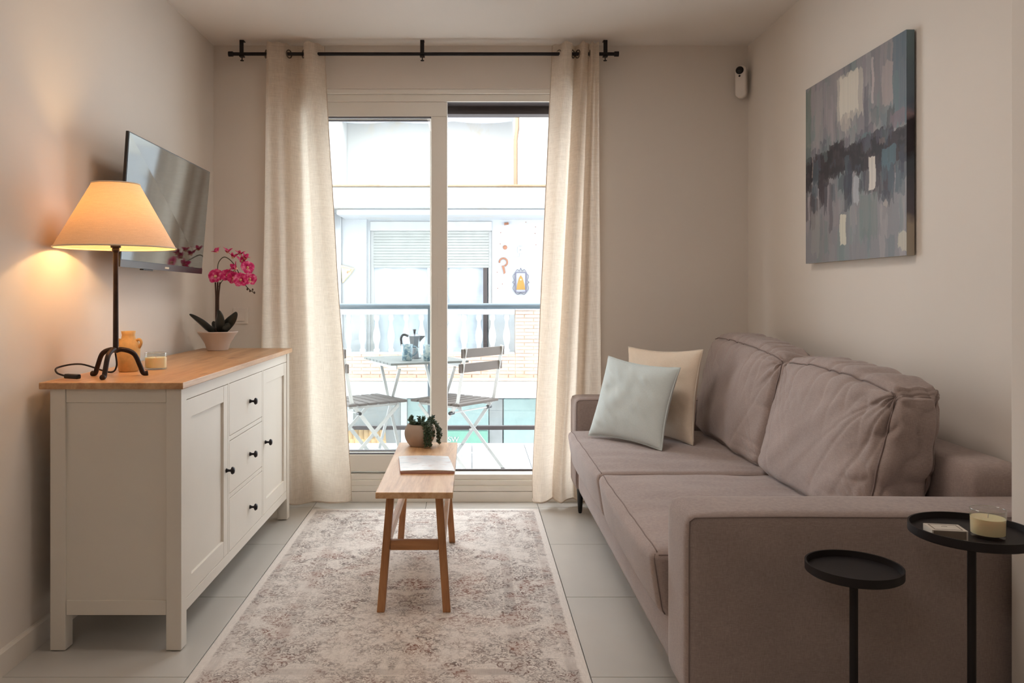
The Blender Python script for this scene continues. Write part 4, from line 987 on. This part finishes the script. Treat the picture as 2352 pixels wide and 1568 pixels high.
sheet(0, .16, 'back_cover', M['pinkpaper']); sheet(.17, .4, 'pages', M['paper'], .985, .002); sheet(.41, .5, 'inner_cover', M['pinkpaper'], .99); sheet(.51, .9, 'pages', M['paper'], .98, .003); sheet(.91, 1.0, 'front_cover', M['cover'])

# ---------------------------------------------------------------- sofa
def soft(dims, r, bulge, fn, res, wr=None):
    """rounded, bulging box; fn maps local (x,y,z) to world"""
    m = MB(); hx_, hy_, hz_ = [d_/2 for d_ in dims]
    def pt(p):
        q = Vector((p[0]*hx_, p[1]*hy_, p[2]*hz_)); core = Vector([max(-h+r, min(h-r, c_)) for c_, h in zip(q, (hx_, hy_, hz_))])
        dd = q-core; dd = dd.normalized()*r if dd.length > 1e-9 else dd
        o_ = core+dd; a, b, c_ = p
        for ax_, (e, f, g) in enumerate(((a, b, c_), (b, a, c_), (c_, a, b))):
            o_[ax_] += math.copysign(1, e)*bulge[ax_]*(1-f**4)*(1-g**4)*min(1, abs(e))**6
        if wr: o_ = wr(o_, p, dd.normalized())
        return fn(o_)
    nx, ny, nz = res
    def warp(t): # denser near the edges
        s = 2*t-1; return math.copysign(abs(s)**.8, s)
    for sgn in (-1, 1):
        m.grid(lambda u, v: pt((warp(u), warp(v), sgn)), nx, ny)
        m.grid(lambda u, v: pt((warp(u), sgn, warp(v))), nx, nz)
        m.grid(lambda u, v: pt((sgn, warp(u), warp(v))), ny, nz)
    return m, pt
FX = X(1580, 1.98)        # sofa front plane
SYN, SYF = 1.985, 4.33     # near, far outer sides
BKX = 1.525; AH = .62; AT = .2
sf = empty('sofa', ((FX+BKX)/2, (SYN+SYF)/2, 0), label='mauve grey two seat fabric sofa along the right wall', cat='sofa')
def seamtube(pts, r=.0026, par=None, name='piping', mat='seam', n=6):
    return MB().tube(pts, r, 6).build(name, M[mat], par, smooth=True)
for (y0, y1) in ((SYN, SYN+AT), (SYF-AT, SYF)):
    m, pt_ = soft((BKX-FX, AT, AH-.15), .022, (.004, .004, .006), lambda q: Vector((q.x+(FX+BKX)/2, q.y+(y0+y1)/2, q.z+(AH+.15)/2)), (30, 10, 14),
                  lambda o_, p, dn: o_+dn*(.003*noise.noise(Vector((o_.x*4, o_.y*4, o_.z*3)))))
    arm = m.build('arm', M['sofa'], sf, smooth=True, merge=True)
    yo = y0 if y0 == SYN else y0+.0
    loop = [(-1, -1, -1), (-1, -1, 1), (1, -1, 1)] if y0 == SYN else [(-1, -1, -1), (-1, -1, 1), (1, -1, 1)]
    pts = [pt_((-.985, -.93, t_)) for t_ in np.linspace(-1, .93, 14)]+[pt_((t_, -.93, .97)) for t_ in np.linspace(-.96, 1, 30)]
    seamtube(pts, .0018, arm)
m, _ = soft((BKX-FX-.012, SYF-SYN-2*AT, .15), .012, (0, 0, 0), lambda q: Vector((q.x+(FX+BKX)/2+.006, q.y+(SYN+SYF)/2, q.z+.225)), (6, 30, 6)); m.build('base_frame', M['sofa'], sf, smooth=True, merge=True)
m, _ = soft((.165, SYF-SYN-2*AT+.005, .55), .03, (.0, 0, .006), lambda q: Vector((q.x+BKX-.0825, q.y+(SYN+SYF)/2, q.z+.425)), (8, 40, 12)); m.build('back_frame', M['sofa'], sf, smooth=True, merge=True)
for x in (FX+.04, BKX-.08):
    for y in (SYN+.1, SYF-.08):
        MB().lathe([(.008, 0), (.011, .01), (.02, .155)], (x, y, .001), 14).build('leg', M['blackgloss'], sf, smooth='auto')
ymid = 3.13; cx0 = .492; ST = .475
for (y0, y1) in ((SYN+AT+.006, ymid-.004), (ymid+.004, SYF-AT-.006)):
    L_ = y1-y0; cX = 1.36-cx0
    def wr(o_, p, dn):
        k_ = .006*noise.noise(Vector((o_.x*5+o_.y*2, o_.y*9+y0, 2)))+.0035*noise.noise(Vector((o_.x*6, o_.y*30, 7+y0)))*max(0, p[0]*.8+.3)
        if p[2] > .5: o_ = o_+Vector((0, 0, k_+.006*p[0]*0))
        # front leans slightly out toward top
        if p[0] < -.6: o_.x += .03*(-p[2])*.5
        return o_
    m, pt_ = soft((cX, L_, .185), .03, (.012, .004, .014), lambda q: Vector((q.x+cx0+cX/2+.012, q.y+(y0+y1)/2, q.z+ST-.0925-.012)), (60, 60, 14), wr)
    sc = m.build('seat_cushion', M['sofa'], sf, smooth=True, merge=True)
    seamtube([pt_((-.955, t_, .97))+Vector((0, 0, .0005)) for t_ in np.linspace(-.97, .97, 50)], .0018, sc)
    seamtube([pt_((t_, -.985, .90)) for t_ in np.linspace(-.95, .6, 40)], .0018, sc)
    seamtube([pt_((-.97, -.97, t_)) for t_ in np.linspace(-.9, .9, 14)], .0018, sc)
def backcush(y0, y1, zt_n, zt_f, tilt, seed, thick):
    L_ = y1-y0; Hh = .50
    def fn(q):
        v = (q.z/Hh+.5); u = (q.y/L_+.5)
        zt_ = zt_n+(zt_f-zt_n)*u
        z = ST-.006+(zt_-ST)*v
        x = 1.125+thick/2+q.x*(1-.18*v)+.085*v+.0*(u)
        y = (y0+y1)/2+q.y
        return Vector((min(x, 1.53), y, z))
    def wr(o_, p, dn):
        a, b, c_ = p; y, z = o_.y, o_.z
        topm = max(0, c_*.9+.1)**1.5; endm = abs(b)**3
        rdg = lambda n_: (1-min(1, abs(n_)*3.2))**2
        k_ = .020*noise.noise(Vector((y*3, z*3, seed+2)))+.010*noise.noise(Vector((y*8+z*10, (z-y)*3, seed)))
        for i_, (cy_, cz_, am) in enumerate(((-L_/2, Hh/2, .016), (L_/2, Hh/2, .014), (-L_/2, -Hh/2, .007))):
            ry, rz_ = y-cy_, z-cz_; ds = math.hypot(ry, rz_); an = math.atan2(rz_, ry)
            k_ -= am*rdg(noise.noise(Vector((an*4.2, ds*1.6, seed+i_*7))))*math.exp(-ds/.24)*min(1, ds/.05)*(1 if a < .5 else .4)
        k_ -= .012*rdg(noise.noise(Vector((y*11+o_.x*4, z*2.5+o_.x*2, seed+5))))*topm
        k_ -= .012*rdg(noise.noise(Vector((o_.x*9, z*9+o_.x*5, seed+15))))*endm*(1 if b < 0 else .6)
        o_ = o_+dn*k_
        if c_ > .3: o_.z += -.012*abs(b)**4*0+.012*(1-b*b)
        return o_
    m, pt_ = soft((thick, L_, Hh), .05, (.04, .02, .022), fn, (26, 130, 90), wr)
    bc = m.build('back_cushion', M['sofa'], sf, smooth=True, merge=True)
    for s in (-1, 1):
        e1 = [pt_((s*.93, -.985, t_)) for t_ in np.linspace(-.9, .93, 60)]
        e2 = [pt_((s*.93, t_, .975)) for t_ in np.linspace(-.98, .98, 110)]
        seamtube(e1+e2[1:], .0022, bc)
    return bc
backcush(SYN+AT+.145, ymid+.06, .90, .925, 0, 3.1, .205)
backcush(ymid+.055, SYF-AT-.01, .925, .955, 0, 8.4, .205)

def pillow(name, label, BLp, BRp, TLp, TRp, thick, mat, seam, seed):
    cen = (BLp+BRp+TLp+TRp)/4; nrm = (BRp-BLp).cross(TLp-BLp).normalized()
    if nrm.y > 0: nrm = -nrm
    root = empty(name, (BLp+BRp)/2, label=label, cat='cushion')
    def edge(u, v): # u,v in -1..1
        a = (1-.09*(1-v*v)); b = (1-.09*(1-u*u)); uu_, vv2 = u*a, v*b
        s, t_ = (uu_+1)/2, (vv2+1)/2
        return (BLp.lerp(BRp, s)).lerp(TLp.lerp(TRp, s), t_)
    def fn(sg):
        def g(a, b):
            u, v = math.sin((a-.5)*PI), math.sin((b-.5)*PI)
            th = thick/2*((1-u**2)*(1-v**2))**.42*(1.0)
            th += .010*noise.noise(Vector((u*2.2, v*2.2, seed)))*(1-u**4)*(1-v**4)+.006*noise.noise(Vector(((u+v)*7, (u-v)*2, seed+3)))*(1-u**6)*(1-v**6)
            return edge(u, v)+nrm*(sg*th)
        return g
    m = MB(); m.grid(fn(1), 50, 50); m.grid(fn(-1), 50, 50); cv = m.build('cover', mat, root, smooth=True, merge=True)
    e = [edge(u, -1) for u in np.linspace(-1, 1, 24)]+[edge(1, v) for v in np.linspace(-1, 1, 24)][1:]+[edge(u, 1) for u in np.linspace(1, -1, 24)][1:]+[edge(-1, v) for v in np.linspace(1, -1, 24)][1:-1]
    MB().tube(e, .004, 8, True).build('edge_seam', seam, root, smooth=True)
    return root
zs_ = ST+.004
def on(px, py, z): d_ = (H-z)*F/(py-VY); return P(px, py, d_)
a, b = on(1352, 999, zs_), on(1520, 1034, zs_)
pillow('throw_pillow', 'pale blue grey square cushion at the front of the sofa', a, b, P(1398, 818, a.y+.085), P(1562, 845, b.y+.085), .13, M['bluepillow'], M['bluepillow'], 1)
b2 = on(1592, 1022, zs_); a2 = Vector((.775, 4.02, zs_))
pillow('throw_pillow', 'cream square cushion behind the blue grey one', a2, b2, P(1444, 797, a2.y+.06), P(1615, 803, b2.y+.07), .12, M['creampillow'], M['seamw'], 5)

# ---------------------------------------------------------------- side tables
def side_table(x, y, z, r, label):
    e = empty('side_table', (x, y, 0), label=label, cat='table')
    MB().lathe([(.001, z-.004), (r-.006, z-.004), (r-.004, z+.010), (r, z+.010), (r, z-.008), (r-.004, z-.011), (.001, z-.011)], n=72, cap=False).build('tray_top', M['blackmetal'], e, smooth='auto', local=True)
    MB().lathe([(.009, .012), (.009, z-.011)], n=18).build('pole', M['blackmetal'], e, smooth='auto', local=True)
    MB().lathe([(r*.85, .0004), (r*.85, .008), (r*.8, .012), (.009, .013)], n=56).build('base', M['blackmetal'], e, smooth='auto', local=True)
    return e
TY = 1.79; TZ1, TZ2 = .640, .557
side_table(X(2232, TY), TY, TZ1, .127, 'taller round black side table holding candle and matchbox')
side_table(X(1961, TY), TY, TZ2, .102, 'shorter round black side table with empty tray top')
candle('candle', (X(2269, 1.765), 1.765, TZ1-.0036), .0355, .060, 'cream candle in clear glass on the taller black table', .042)
mb = empty('matchbox', (X(2171, 1.765), 1.765, TZ1-.0038), math.radians(-10), label='small white matchbox with grey border on black side table', cat='matchbox')
hM = .0205
sl_ = MB(); sl_.box(-.036, .036, -.026, .026, hM-.0015, hM); sl_.box(-.036, .036, -.026, .026, 0, .0012); sl_.box(-.036, -.033, -.026, .026, .0012, hM-.0015); sl_.box(.033, .036, -.026, .026, .0012, hM-.0015)
sl_.build('sleeve', M['match'], mb, local=True)
MB().box(-.0328, .0328, -.0255, .0255, .0013, hM-.0017).build('drawer', M['matchgrey'], mb, local=True)
bo = MB()
for a in ((-.029, .029, -.020, -.0178), (-.029, .029, .0178, .020), (-.029, -.0268, -.0178, .0178), (.0268, .029, -.0178, .0178)): bo.box(*a, hM+.0001, hM+.0003)
bo.build('printed_border', M['matchgrey'], mb, local=True)
MB().tube([(.006*math.cos(a), .004+.003*math.sin(a), hM+.0002) for a in np.linspace(.2, PI-.2, 10)], .0005, 4).build('printed_emblem', M['matchgrey'], mb, local=True)
